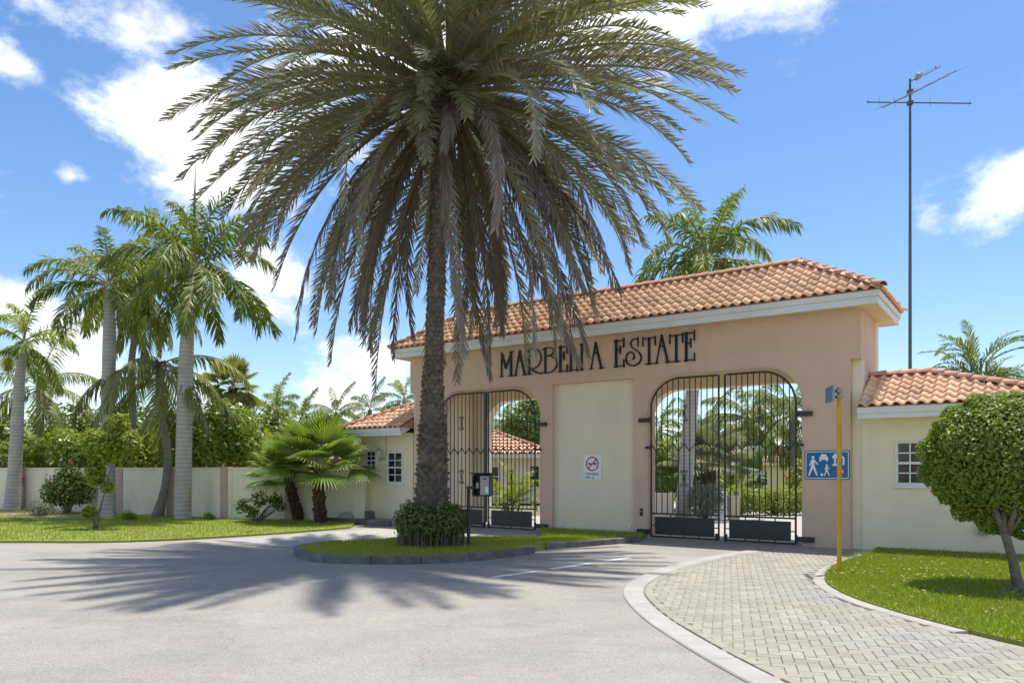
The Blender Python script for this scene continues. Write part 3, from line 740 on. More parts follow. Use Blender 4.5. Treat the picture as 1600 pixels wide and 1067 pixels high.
# lodges on both sides
def window(parent, x0, x1, z0, z1, y, cols, rows, name='window'):
    fr = 0.045
    mb = MB()
    mb.box(x0, x0 + fr, y - 0.035, y + 0.02, z0, z1); mb.box(x1 - fr, x1, y - 0.035, y + 0.02, z0, z1)
    mb.box(x0 + fr, x1 - fr, y - 0.034, y + 0.02, z0, z0 + fr); mb.box(x0 + fr, x1 - fr, y - 0.034, y + 0.02, z1 - fr, z1)
    zm = (z0 + z1) / 2
    o = mb.build(name, M['white'], parent)
    MB().box(x0 - 0.03, x1 + 0.03, y - 0.06, y - 0.001, z0 - 0.05, z0 - 0.001).build('sill', M['white'], o)
    mu = MB(); b = 0.013
    xs = [x0 + fr + (x1 - x0 - 2 * fr) * k / cols for k in range(cols + 1)]; zs = [z0 + fr + (z1 - z0 - 2 * fr) * k / rows for k in range(rows + 1)]
    for x in xs[1:-1]: mu.box(x - b, x + b, y - 0.03, y + 0.004, z0 + fr, z1 - fr)
    for k, z in enumerate(zs[1:-1]):
        bb = b * (1.9 if k + 1 == rows // 2 else 1.0); mu.box(x0 + fr, x1 - fr, y - 0.028, y + 0.002, z - bb, z + bb)
    mu.build('glazing_bar', M['white'], o)
    for i in range(cols):
        for j in range(rows):
            MB().box(xs[i] + b, xs[i + 1] - b, y - 0.012, y - 0.004, zs[j] + b, zs[j + 1] - b).build('pane', M['glass'], o)
    return o
def lodge(label, x0, x1, ex0, ex1, ey1, rx0, rx1, ry, rz, left, right, wins):
    lg = tag(empty('lodge', R0, GA), label, 'lodge')
    MB().box(x0, x1, 0.12, ey1 - 0.4, 0, 2.72).build('wall', M['cream'], lg)
    y0, zb = -0.40, 2.88
    a0, a1 = (ex0 if left else ex0 + 0.002), (ex1 if right else ex1 - 0.002)
    mb = MB(); mb.box(a0 + 0.03, a1 - 0.03, y0 + 0.03, 0.119, 2.70, 2.735); mb.build('soffit', M['white'], lg)
    mb = MB(); mb.box(a0, a1, y0, y0 + 0.03, 2.66, 2.79); mb.box(a0, a1, y0 - 0.035, y0 - 0.001, 2.76, 2.885)
    if right: mb.box(a1 - 0.03, a1, y0 + 0.031, ey1, 2.66, 2.88)
    if left: mb.box(a0, a0 + 0.03, y0 + 0.031, ey1, 2.66, 2.88)
    mb.build('fascia', M['white'], lg)
    sl = (rz - zb) / (ry - y0)                       # sloping barge board where the roof meets the gatehouse
    ex, e2 = (a1 - 0.03, a1) if left else (a0, a0 + 0.03)
    t1 = -0.003
    MB().add([(ex, y0 + 0.032, 2.66), (ex, t1, 2.66 + sl * 0.37), (ex, t1, 2.9 + sl * 0.37), (ex, y0 + 0.032, 2.88), (e2, y0 + 0.032, 2.66), (e2, t1, 2.66 + sl * 0.37), (e2, t1, 2.9 + sl * 0.37), (e2, y0 + 0.032, 2.88)],
             [(0, 1, 2, 3), (7, 6, 5, 4), (0, 4, 5, 1), (3, 2, 6, 7), (1, 5, 6, 2), (0, 3, 7, 4)]).build('barge_board', M['white'], lg)
    hip_roof(lg, ex0, ex1, y0 - 0.04, ey1, zb, rx0, rx1, ry, rz, 6, 200, left, right)
    for w_ in wins: window(lg, *w_)
    return lg
lodgeR = lodge('cream lodge right of the gatehouse with one white barred window behind the ball tree', 0.004, 3.25, 0.004, 3.63, 2.3, 0.004, 1.16, 0.95, 3.60, False, True,
      [(0.62, 1.36, 1.33, 2.22, 0.12, 3, 4)])
lodgeL = lodge('small cream lodge left of the gatehouse with two white barred windows', -14.62, -12.404, -14.98, -12.404, 2.7, -13.42, -12.404, 1.12, 3.66, True, False,
      [(-14.36, -13.92, 1.60, 2.25, 0.12, 2, 4), (-13.44, -12.80, 1.22, 2.19, 0.12, 2, 4)])
# fittings on the lodge walls
def at_gate(name, x, y, z, label, cat, group=None):
    w_ = GW(x, y, z); return tag(empty(name, w_, GA), label, cat, group)
lan = at_gate('wall_lantern', -13.66, 0.12, 2.02, 'small grey lantern on a curled bracket between the two lodge windows', 'lantern')
MB().tube([(0, 0, 0.0), (0, -0.05, -0.10), (0, -0.14, -0.12), (0, -0.17, -0.02)], 0.012, 6).build('bracket', M['greybox'], lan)
MB().tube([(0, -0.17, -0.02), (0, -0.17, 0.03), (0, -0.17, 0.20)], [0.03, 0.055, 0.085], 8).build('lamp_glass', M['lampglass'], lan)
MB().tube([(0, -0.17, 0.201), (0, -0.17, 0.25), (0, -0.17, 0.30)], [0.10, 0.05, 0.01], 8).build('lamp_cap', M['greybox'], lan)
MB().tube([(0.16, -0.02, 0.66), (0.16, -0.02, 0.05), (0.10, -0.03, -0.08), (0.0, -0.02, 0.0)], 0.009, 6).build('conduit', M['greybox'], lan)
bx = at_gate('meter_box', 2.12, 0.12, 0.52, 'small grey box low on the right lodge wall', 'box')
MB().box(-0.075, 0.075, -0.10, -0.001, -0.10, 0.09).build('case', M['greybox'], bx); MB().box(-0.085, 0.085, -0.115, -0.101, -0.11, 0.10).build('cover', M['greybox'], bx)
bx = at_gate('socket_box', -12.55, 0.12, 0.62, 'small grey box on the lodge wall beside the gatehouse corner', 'box')
MB().box(-0.05, 0.05, -0.09, -0.001, -0.12, 0.12).build('case', M['greybox'], bx); MB().box(-0.058, 0.058, -0.10, -0.091, -0.128, 0.128).build('cover', M['greybox'], bx)
for k, (x, z) in enumerate(((-5.25, 0.22), (-7.18, 0.22))):
    bx = at_gate('outlet_box', x, 0.13, z, ('small white outlet low on the cream panel near the right gate', 'small white outlet low on the cream panel near the left gate')[k], 'outlet', 'outlets on the panel')
    MB().box(-0.045, 0.045, -0.03, -0.001, -0.06, 0.06).build('case', M['white'], bx); MB().box(-0.03, 0.03, -0.036, -0.031, -0.04, 0.04).build('cover', M['signwhite'], bx)
bx = at_gate('gate_button', -4.88, 0.0, 0.62, 'small black button unit on the pier left of the right gate', 'button')
MB().box(-0.03, 0.03, -0.04, -0.001, -0.09, 0.09).build('case', M['iron'], bx); MB().box(-0.015, 0.015, -0.05, -0.041, 0.0, 0.05).build('push_button', M['greybox'], bx)
# step and odds and ends before the left lodge
stp = strip_blocks('lodge_step', 'kerb_stone', [FP(15.3, -0.75), FP(12.4, -0.75)], -0.12, 0.0, -0.02, 0.16, 0.95, M['kerb'])
sheet('lodge_apron', [FP(15.3, -0.75), FP(12.4, -0.75), FP(12.4, 0.11), FP(15.3, 0.11)], 0.135, M['concrete'], 0.13)
pot = at_gate('square_pot', -13.75, -0.35, 0.135, 'small dark square pot on the step below the lodge windows', 'pot')
MB().prism([(-.11, -.11), (.11, -.11), (.11, .11), (-.11, .11)], 0.0, 0.24, holes=[[(-.085, -.085), (.085, -.085), (.085, .085), (-.085, .085)]]).build('pot_wall', M['kerb'], pot)
MB().box(-.084, .084, -.084, .084, 0.02, 0.19).build('soil', M['dirt'], pot)
stn = GW(-14.7, -0.4, 0.135)
o = MB().add([(-.3, -.14, 0), (.28, -.16, 0), (.33, .12, 0), (-.22, .16, 0), (-.16, -.08, .17), (.12, -.1, .21), (.2, .07, .12), (-.1, .1, .19)], [(0, 1, 5, 4), (1, 2, 6, 5), (2, 3, 7, 6), (3, 0, 4, 7), (4, 5, 6, 7), (3, 2, 1, 0)]).build('stone_block', M['concrete'])
o.location = stn; tag(o, 'pale broken stone lying at the lodge foot beside the fan palms', 'stone')

# ------------------------------------------------------------------ gates
def arch_top(x, A, top, r):
    if x < A[0] + r: d = A[0] + r - x
    elif x > A[1] - r: d = x - (A[1] - r)
    else: return top
    d = min(d, r); return top - r + math.sqrt(max(r * r - d * d, 0))
def spiral(cx, cz, r, turns, sgn, start, n=16):
    return [(cx + sgn * r * (1 - 0.75 * k / n) * math.cos(start + turns * 6.283 * k / n), 0, cz + r * (1 - 0.75 * k / n) * math.sin(start + turns * 6.283 * k / n)) for k in range(n + 1)]
def gate_leaf(label, x0, x1, A, hinge_right, thick_post=False):
    g = tag(empty('gate_leaf', GW(x0, -0.07, 0), GA), label, 'gate')
    Aa = (A[0] + 0.10, A[1] - 0.10); TZ = ATOP - 0.10; rr = 0.74
    top = lambda x: arch_top(x, Aa, TZ, rr)
    W = x1 - x0; T = lambda x: top(x0 + x)
    n = 24
    path = [(0.0, 0, 0.05)] + [(W * k / n, 0, T(W * k / n)) for k in range(n + 1)] + [(W, 0, 0.05)]
    fm = MB(); fm.tube(path, 0.024, 6); fm.tube([(0.02, 0, 0.06), (W - 0.02, 0, 0.06)], 0.02, 6); fm.tube([(0.02, 0, 0.60), (W - 0.02, 0, 0.60)], 0.02, 6)
    fm.build('gate_frame', M['iron'], g)
    nb = 11
    xs = [W * (k + 1) / (nb + 1) for k in range(nb)]
    for x in xs: MB().tube([(x, 0.001, 0.61), (x, 0.001, T(x) - 0.02)], 0.0135, 6).build('bar', M['iron'], g)
    zz = [(0.0, -0.004, 2.25)] + [(x, -0.004, 2.07 if k % 2 == 0 else 2.25) for k, x in enumerate(xs)] + [(W, -0.004, 2.25)]
    MB().tube(zz, 0.020, 6).build('zigzag_band', M['iron'], g)
    p = MB().box(0.10, W - 0.10, -0.012, 0.012, 0.11, 0.53).build('kick_panel', M['iron'], g)
    lug = MB()
    for x in (0.3 * W, 0.5 * W, 0.72 * W):
        lug.box(x - 0.012, x + 0.012, -0.008, 0.008, 0.531, 0.585); lug.box(x - 0.012, x + 0.012, -0.008, 0.008, 0.075, 0.109)
    for z in (0.32,): lug.box(0.02, 0.099, -0.008, 0.008, z - 0.012, z + 0.012); lug.box(W - 0.099, W - 0.02, -0.008, 0.008, z - 0.012, z + 0.012)
    lug.build('panel_lug', M['iron'], g)
    for zc in (2.95, 1.44):
        s = MB(); xm = xs[5]
        for sg in (-1, 1):
            for dz, st in ((0.16, -1.2), (-0.16, 1.2)):
                sp_ = spiral(xm + sg * 0.045, zc + dz, 0.042, 1.1 if dz > 0 else -1.1, sg, st)
                s.tube([(q[0], -0.006, q[2]) for q in sp_], 0.009, 5)
            s.tube([(xm + sg * 0.045, -0.006, zc + 0.12), (xm + sg * 0.02, -0.006, zc + 0.04), (xm + sg * 0.03, -0.006, zc), (xm + sg * 0.02, -0.006, zc - 0.04), (xm + sg * 0.045, -0.006, zc - 0.12)], 0.009, 5)
        s.box(xm - 0.022, xm + 0.022, -0.012, 0.004, zc - 0.018, zc + 0.018); s.build('scroll', M['iron'], g)
    hx = W if hinge_right else 0.0; sg = 1 if hinge_right else -1
    for z, l, h in ((2.83, 0.30, 0.05), (0.16, 0.34, 0.055), (2.17, 0.12, 0.03)):
        a, b = sorted((hx + sg * 0.03, hx + sg * (0.03 + l)))
        hm = MB().box(a, b, -0.015, 0.066, z - h, z + h); hm.tube([(hx + sg * 0.01, -0.01, z - h - 0.04), (hx + sg * 0.01, -0.01, z + h + 0.04)], 0.032, 8); hm.build('hinge', M['iron'], g)
    cx = 0.0 if hinge_right else W
    MB().box(cx - (0.0 if hinge_right else 0.07), cx + (0.07 if hinge_right else 0.0), -0.05, -0.026, 0.03, 0.20).build('drop_bolt', M['iron'], g)
    if thick_post: MB().box(cx - 0.02, cx + 0.06, -0.03, 0.03, 0.20, TZ).build('meeting_post', M['iron'], g)
    return g
gate_leaf('black barred gate leaf on the left of the right archway, beside the cream panel', -4.60, -2.95, AR, False)
gate_leaf('black barred gate leaf on the right of the right archway, next to the blue sign', -2.81, -1.27, AR, True)
gate_leaf('black barred gate leaf behind the palm trunk in the left archway', -11.20, -9.56, AL, False, True)
gate_leaf('black barred gate leaf of the left archway beside the cream panel', -9.44, -7.91, AL, True)

# ------------------------------------------------------------------ lettering
LZ0, LH = 4.165, 0.665
let = tag(empty('wall_lettering', GW(sx(782.5), 0, LZ0), GA), 'black art nouveau letters MARBELLA ESTATE across the gatehouse front', 'lettering')
LX0 = sx(782.5)
def ribbon(mb, pts, w, y):
    for (a, b) in zip(pts[:-1], pts[1:]):
        a, b = Vector(a), Vector(b); d = (b - a)
        if d.length < 1e-5: continue
        t = d.normalized(); nrm = Vector((-t.y, t.x)) * w / 2; e = t * w * 0.25
        q = [a - nrm - e, b - nrm + e, b + nrm + e, a + nrm - e]
        mb.prism([(p.x, p.y) for p in q], -y, 0.0, axis='y')
TK, TN = 0.074, 0.032
def letter(ch, px0, px1, strokes):
    a, b = sx(px0) - LX0, sx(px1) - LX0; W = b - a; mb = MB(); k = 0
    for (w_, pts) in strokes:
        ribbon(mb, [(a + x * W, z * LH) for x, z in pts], w_ * LH, 0.045 + 0.003 * k); k += 1
    mb.build('letter_' + ch.lower() if False else 'letter', M['letter'], let)
def arc(cx, cz, rx, rz, a0, a1, n=14): return [(cx + rx * math.cos(math.radians(a0 + (a1 - a0) * k / n)), cz + rz * math.sin(math.radians(a0 + (a1 - a0) * k / n))) for k in range(n + 1)]
def foot(x, w=0.16): return (TN, [(x - w, 0.02), (x + w, 0.02)])
M_ = [(TN * 1.2, [(0.13, 0), (0.13, 1.0)]), (TK, [(0.13, 0.97), (0.45, 0.34)]), (TN, [(0.45, 0.34), (0.80, 0.97)]), (TK, [(0.80, 0), (0.80, 1.0)]), foot(0.13, 0.12), foot(0.80, 0.18), (TN, [(0.72, 0.98), (0.98, 1.0)])]
A_ = [(TN * 1.2, [(0.12, 0), (0.45, 1.0)]), (TK, [(0.45, 1.0), (0.86, 0)]), foot(0.12, 0.14), foot(0.86, 0.18), (TN, [(0.36, 0.60), (0.60, 0.60)])]
R_ = [(TK, [(0.14, 0), (0.14, 1.0)]), (TN, arc(0.42, 0.63, 0.52, 0.40, 118, -62, 18)), (TN, [(0.02, 0.98), (0.2, 0.98)]), (TK * .7, [(0.22, 0.25), (0.45, 0.14), (0.72, 0.03), (0.98, 0.02)]), (TN, [(0.66, 0.28), (0.4, 0.21), (0.18, 0.26)]), foot(0.14, 0.16)]
B_ = [(TK, [(0.12, 0), (0.12, 1.0)]), (TN, arc(0.3, 0.84, 0.45, 0.16, 140, -90, 14)), (TN * 1.2, arc(0.3, 0.34, 0.66, 0.33, 90, -110, 16)), (TN, [(0.0, 0.97), (0.2, 0.97)]), (TN, [(0.0, 0.02), (0.3, 0.02)]), (TN, [(0.12, 0.68), (0.36, 0.68)])]
E_ = [(TK * 1.15, [(0.22, 0), (0.22, 1.0)]), (TN, [(0.0, 0.02), (0.92, 0.03)]), (TN, [(0.0, 0.95), (0.92, 0.97)]), (TN, [(0.22, 0.62), (0.62, 0.62)]), (TN, [(0.94, -0.02), (0.94, 0.26)]), (TN, [(0.94, 0.70), (0.94, 1.05)]), (TN, [(0.62, 0.47), (0.62, 0.77)])]
L_ = [(TK, [(0.24, 0), (0.24, 1.0)]), (TN, [(0.0, 0.02), (0.92, 0.03)]), (TN, [(0.94, -0.04), (0.94, 0.42)]), (TN, [(0.05, 0.98), (0.5, 0.98)])]
I_ = [(TK, [(0.55, 0), (0.55, 1.0)]), (TN, [(0.0, 0.02), (1.0, 0.02)]), (TN, [(0.2, 0.98), (1.0, 0.98)])]
T_ = [(TK * 1.1, [(0.5, 0), (0.5, 0.95)]), (TN, [(0.0, 0.93), (1.0, 0.95)]), (TN, [(0.02, 0.66), (0.02, 1.0)]), (TN, [(0.98, 0.66), (0.98, 1.0)]), foot(0.5, 0.28)]
S_ = [(TN, [(0.76, 0.70), (0.76, 1.02)]), (TN * 1.15, [(0.76, 0.95), (0.6, 0.98), (0.42, 0.95), (0.33, 0.86), (0.33, 0.76), (0.42, 0.67), (0.62, 0.57), (0.84, 0.47)]),
      (TN * 1.4, arc(0.50, 0.28, 0.46, 0.28, 44, -150, 16)), (TN * 1.15, arc(0.52, 0.28, 0.47, 0.27, 210, 60, 12)), (TN * 1.15, [(0.75, 0.51), (0.66, 0.42), (0.62, 0.32), (0.50, 0.27)])]
S_ = [S_[0], S_[1], (TN * 1.4, arc(0.50, 0.27, 0.46, 0.27, 40, -180, 18)), (TN * 1.1, arc(0.30, 0.27, 0.26, 0.24, 180, 20, 12)), (TN * 1.3, [(0.54, 0.35), (0.54, 0.27), (0.44, 0.23)])]
for ch, a, b, s in (('m', 781.5, 803.5, M_), ('a', 803.5, 823.4, A_), ('r', 823.8, 847.6, R_), ('b', 850, 872, B_), ('e', 873, 888, E_), ('l', 889.4, 903.6, L_), ('l', 905.5, 913, I_), ('a', 921.4, 943.5, A_),
                    ('e', 959.8, 976.6, E_), ('s', 978, 1003.8, S_), ('t', 1004.8, 1025, T_), ('a', 1023.4, 1048, A_), ('t', 1047, 1067.8, T_), ('e', 1069, 1087, E_)):
    letter(ch, a, b, s)

# ------------------------------------------------------------------ signs
def text_mesh(txt, size):
    cu = bpy.data.curves.new('t', 'FONT'); cu.body = txt; cu.size = size; cu.extrude = 0.0015; cu.align_x = 'LEFT'
    ob = bpy.data.objects.new('t', cu); COL.objects.link(ob)
    bpy.context.view_layer.update()
    me = bpy.data.meshes.new_from_object(ob.evaluated_get(bpy.context.evaluated_depsgraph_get()))
    bpy.data.objects.remove(ob); return me
def put_text(name, txt, size, x, z, y, m, parent, width=None):
    me = text_mesh(txt, size); me.materials.clear(); me.materials.append(m)
    o = bpy.data.objects.new(name, me); COL.objects.link(o); o.parent = parent
    sxx = 1.0
    if width:
        xsv = [v.co.x for v in me.vertices]; sxx = width / (max(xsv) - min(xsv))
    o.location = (x, y, z); o.rotation_euler = (math.radians(90), 0, 0); o.scale = (sxx, 1, 1)
    return o
def rrect(x0, x1, z0, z1, r, n=5):
    p = []
    for (cx, cz, a0) in ((x1 - r, z0 + r, -90), (x1 - r, z1 - r, 0), (x0 + r, z1 - r, 90), (x0 + r, z0 + r, 180)):
        p += [(cx + r * math.cos(math.radians(a0 + 90 * k / n)), cz + r * math.sin(math.radians(a0 + 90 * k / n))) for k in range(n + 1)]
    return p
def circ(cx, cz, r, n=20): return [(cx + r * math.cos(6.2832 * k / n), cz + r * math.sin(6.2832 * k / n)) for k in range(n)]
s0, s1 = sx(1258), sx(1328)
bs = tag(empty('home_zone_sign', GW(s0, 0, 1.44), GA), 'blue home zone sign with white walking figures on the pink right pier', 'sign')
W, Hh = s1 - s0, 0.60
MB().prism(rrect(0, W, 0, Hh, 0.03), -0.022, -0.004, axis='y').build('sign_plate', M['blue'], bs)
MB().prism(rrect(0.018, W - 0.018, 0.018, Hh - 0.018, 0.028), -0.025, -0.0225, holes=[rrect(0.032, W - 0.032, 0.032, Hh - 0.032, 0.02)], axis='y').build('sign_border', M['signwhite'], bs)
def icon(parent, name, polys, y=-0.0255, m=None, dy=0.0006):
    mb = MB()
    for k, p in enumerate(polys):
        if isinstance(p, tuple) and p[0] == 'h': mb.prism(p[1], y - 0.001 - dy * k, y, holes=[p[2]], axis='y')
        else: mb.prism(p, y - 0.001 - dy * k, y, axis='y')
    mb.build(name, m or M['signwhite'], parent)
def limb(a, b, w0, w1):
    a, b = Vector(a), Vector(b); t = (b - a).normalized(); n_ = Vector((-t.y, t.x))
    return [tuple(a - n_ * w0), tuple(b - n_ * w1), tuple(b + n_ * w1), tuple(a + n_ * w0)]
def walker(ox, oz, k):
    q = lambda x, z: (ox + x * k, oz + z * k)
    return [circ(*q(0.0, 0.92), 0.075 * k, 14), limb(q(0, 0.82), q(-0.01, 0.46), 0.09 * k, 0.075 * k), limb(q(-0.02, 0.5), q(-0.20, 0.0), 0.06 * k, 0.035 * k), limb(q(0.02, 0.5), q(0.19, 0.02), 0.06 * k, 0.035 * k),
            limb(q(-0.05, 0.78), q(-0.17, 0.50), 0.035 * k, 0.025 * k), limb(q(0.05, 0.78), q(0.24, 0.56), 0.035 * k, 0.025 * k)]
icon(bs, 'walking_figure', walker(0.165, 0.075, 0.42))
icon(bs, 'playing_child', walker(0.44, 0.075, 0.245) + [circ(0.345, 0.10, 0.028, 14)])
icon(bs, 'car_symbol', [rrect(0.29, 0.47, 0.41, 0.47, 0.015), [(0.31, 0.472), (0.45, 0.472), (0.425, 0.53), (0.335, 0.53)], rrect(0.30, 0.33, 0.375, 0.409, 0.006), rrect(0.43, 0.46, 0.375, 0.409, 0.006)])
icon(bs, 'house_symbol', [[(0.55, 0.44), (0.585, 0.44), (0.585, 0.32), (0.62, 0.32), (0.62, 0.44), (0.75, 0.44), (0.75, 0.30), (0.785, 0.30), (0.785, 0.46), (0.68, 0.54), (0.60, 0.54), (0.55, 0.48)], rrect(0.55, 0.64, 0.285, 0.319, 0.004)])
icon(bs, 'limit_ring', [circ(0.70, 0.165, 0.085), circ(0.70, 0.165, 0.062)], m=M['red'])
icon(bs, 'limit_disc', [circ(0.70, 0.165, 0.062)], y=-0.028)
put_text('limit_number', '15', 0.095, 0.655, 0.133, -0.031, M['black'], bs)

s0, s1 = sx(912, .13), sx(940, .13)
ns = tag(empty('no_horn_sign', GW(s0, 0.13, 1.38), GA), 'white sign with red crossed-out horn on the cream panel', 'sign')
W, Hh = s1 - s0, 0.64
MB().prism(rrect(0, W, 0, Hh, 0.01), -0.016, -0.003, axis='y').build('sign_plate', M['signwhite'], ns)
cx, cz = W / 2, 0.41
icon(ns, 'horn_symbol', [limb((cx - .115, cz + .005), (cx - .06, cz + .002), .03, .016), limb((cx - .06, cz), (cx + .06, cz), .012, .012), [(cx + .05, cz - .012), (cx + .11, cz - .04), (cx + .11, cz + .04), (cx + .05, cz + .012)]], y=-0.0165, m=M['black'])
icon(ns, 'prohibition_ring', [('h', circ(cx, cz, 0.185, 32), circ(cx, cz, 0.15, 32))], y=-0.0165, m=M['red'])
icon(ns, 'prohibition_bar', [limb((cx - .112, cz - .112), (cx + .112, cz + .112), .016, .016)], y=-0.0205, m=M['red'])
put_text('sign_text', 'CONCIERGE', 0.085, 0.06, 0.125, -0.018, M['black'], ns, 0.38)
put_text('sign_text', 'DIAL: #', 0.085, 0.06, 0.035, -0.018, M['black'], ns, 0.24)

pp = gp(1311.5, 897)
ys = tag(empty('street_sign_post', (pp.x, pp.y, 0.03)), 'yellow steel post with a small blue plate seen nearly edge-on', 'sign post')
MB().tube([(0, 0, 0), (0, 0, 2.88)], 0.036, 12).build('post', M['yellow'], ys)
for z_ in (2.74, 2.83): MB().box(-0.05, 0.05, -0.052, 0.052, z_, z_ + 0.04).build('clamp', M['steel'], ys)
MB().tube([(0, 0, 2.881), (0, 0, 2.90)], 0.042, 12).build('post_cap', M['steel'], ys)
pe = MB().box(-0.012, 0.012, -0.30, 0.30, -0.11, 0.11).build('name_plate', M['blue'], ys)
pe.location = (-0.135, 0.03, 2.80); pe.rotation_euler = (0, 0, math.radians(-13))
rim = MB()
for (y0, y1, z0, z1) in ((-.31, .31, .111, .122), (-.31, .31, -.122, -.111), (-.312, -.301, -.11, .11), (.301, .312, -.11, .11)): rim.box(-0.016, 0.016, y0, y1, z0, z1)
rim.build('plate_rim', M['steel'], pe)
MB().box(-0.085, -0.04, -0.02, 0.02, 2.765, 2.785).build('plate_arm', M['steel'], ys)

# ------------------------------------------------------------------ intercom on its post
ip = gp(732, 853, 0.115)
it = tag(empty('intercom_post', ip, math.radians(-12)), 'black gooseneck post with a hooded steel intercom box on the island', 'intercom')
MB().tube([(0, 0, 0), (0, 0, 1.14)], 0.036, 10).build('post', M['iron'], it)
MB().box(-0.036, 0.16, -0.036, 0.036, 1.141, 1.20).build('arm', M['iron'], it)
bxm = MB().box(0.10, 0.47, -0.09, -0.07, 1.0, 1.41); bxm = MB()
bxm.box(0.10, 0.125, -0.10, 0.16, 1.0, 1.42); bxm.box(0.445, 0.47, -0.10, 0.16, 1.0, 1.42); bxm.box(0.125, 0.445, 0.135, 0.16, 1.0, 1.42); bxm.box(0.125, 0.445, -0.10, 0.134, 1.0, 1.02)
bxm.build('housing', M['iron'], it)
MB().add([(0.08, -0.20, 1.45), (0.50, -0.20, 1.45), (0.50, 0.17, 1.421), (0.08, 0.17, 1.421), (0.08, -0.20, 1.47), (0.50, -0.20, 1.47), (0.50, 0.17, 1.45), (0.08, 0.17, 1.45)], [(0, 1, 2, 3), (7, 6, 5, 4), (0, 4, 5, 1), (1, 5, 6, 2), (2, 6, 7, 3), (3, 7, 4, 0)]).build('hood', M['iron'], it)
fp = MB().box(0.26, 0.444, -0.075, 0.0, 1.03, 1.40).build('front_panel', M['steel'], it)
MB().box(0.32, 0.39, -0.079, -0.0755, 1.335, 1.36).build('slot', M['black'], fp); MB().box(0.37, 0.43, -0.080, -0.0755, 1.06, 1.19).build('keypad', M['signwhite'], fp)
MB().box(0.17, 0.225, -0.06, -0.02, 1.16, 1.27).build('reader', M['greybox'], it)

# ------------------------------------------------------------------ television mast
mp = ap(1422, HY, 19.5)
an = tag(empty('antenna_mast', (mp.x, mp.y, 0)), 'tall thin mast with television aerials rising behind the right lodge', 'antenna')
zt = ap(1422, 124, 19.5).z
MB().tube([(0, 0, 0), (0, 0, zt * 0.5), (0, 0, zt)], [0.05, 0.042, 0.03], 8).build('mast', M['galv'], an)
def pxv(px, py, dy=0.0): p = ap(px, py, 19.5 + dy); return Vector((p.x - mp.x, dy, p.z))
def boom(a, b, els, r=0.018):
    o = MB().tube([a, b], r, 6).build('boom', M['galv'], an)
    d = (b - a); side = d.cross(Vector((0, 0, 1))).normalized()
    for (t, l) in els:
        c = a + d * t; MB().tube([c - side * l * .8, c + side * l * .8], 0.004, 5).build('element', M['galv'], o)
    return o
boom(pxv(1354, 160, 0.6), pxv(1518, 162, -0.6), ((0.02, 0.25), (0.13, 0.42), (0.28, 0.38), (0.62, 0.34), (0.98, 0.3)))
boom(pxv(1380, 168, -1.5), pxv(1494, 111, 1.5), ((0.02, 0.35), (0.16, 0.5), (0.3, 0.45), (0.5, 0.45), (0.7, 0.42), (0.99, 0.40)))
MB().tube([pxv(1422, 128), pxv(1430, 123), pxv(1434, 121, 0.1)], 0.016, 6).build('bracket', M['galv'], an)
c = pxv(1435, 119, 0.1); MB().tube([c - Vector((.07, 0, .09)), c, c + Vector((.05, 0, .08))], [0.05, 0.085, 0.05], 8).build('rotor_box', M['greybox'], an)
d_ = pxv(1471, 99, 0.8); d2 = pxv(1471, 104, 0.8)
MB().tube([c, d_], 0.010, 5).tube([c - Vector((0, 0, .05)), d2], 0.010, 5).tube([(c + d_) / 2 + (d_ - c) * .25, (c + d2) / 2 + (d2 - c) * .25], 0.012, 5).build('dipole', M['galv'], an)
for z in (zt - 0.62, zt - 0.33): MB().box(-0.06, 0.06, -0.06, 0.06, z - 0.05, z + 0.05).build('clamp', M['galv'], an)

# ------------------------------------------------------------------ boundary wall
WP = [(-4.55, 23.35), (-9.0, 24.3), (-20.5, 30.5), (-46, 44.5)]
bw = tag(empty('boundary_wall', (WP[0][0], WP[0][1], 0)), 'long low cream boundary wall with pink pilasters behind the lawn', 'wall')
ox, oy = WP[0]
for k, (a, b) in enumerate(zip(WP[:-1], WP[1:])):
    a, b = Vector(a), Vector(b); t = (b - a).normalized(); n_ = Vector((t.y, -t.x)) * 0.09
    if n_.y > 0: n_ = -n_
    q = [a - n_, b - n_, b + n_, a + n_]
    MB().prism([(p.x - ox, p.y - oy) for p in q], 0, 1.67 - 0.002 * k).build('wall_panel', M['wallcream'], bw)
    q = [a - n_ * 1.35, b - n_ * 1.35, b + n_ * 1.35, a + n_ * 1.35]
    MB().prism([(p.x - ox, p.y - oy) for p in q], 1.672 - 0.002 * k, 1.715 - 0.002 * k).build('coping', M['wallcream'], bw)
def on_wall(px):
    u = (px - CX) / F
    for a, b in zip(WP[:-1], WP[1:]):
        d = (b[0] - a[0], b[1] - a[1]); k = (u * a[1] - a[0]) / (d[0] - u * d[1])
        if 0 <= k <= 1: return Vector((a[0] + d[0] * k, a[1] + d[1] * k)), Vector(d).normalized()
for px in (-60, 40, 112, 191, 270, 354, 455):
    p, t = on_wall(px); n_ = Vector((t.y, -t.x))
    if n_.y > 0: n_ = -n_
    q = [p - t * 0.16 - n_ * 0.10, p + t * 0.16 - n_ * 0.10, p + t * 0.16 + n_ * 0.125, p - t * 0.16 + n_ * 0.125]
    MB().prism([(c_.x - ox, c_.y - oy) for c_ in q], 0, 1.735).build('pilaster', M['wallpink'], bw)

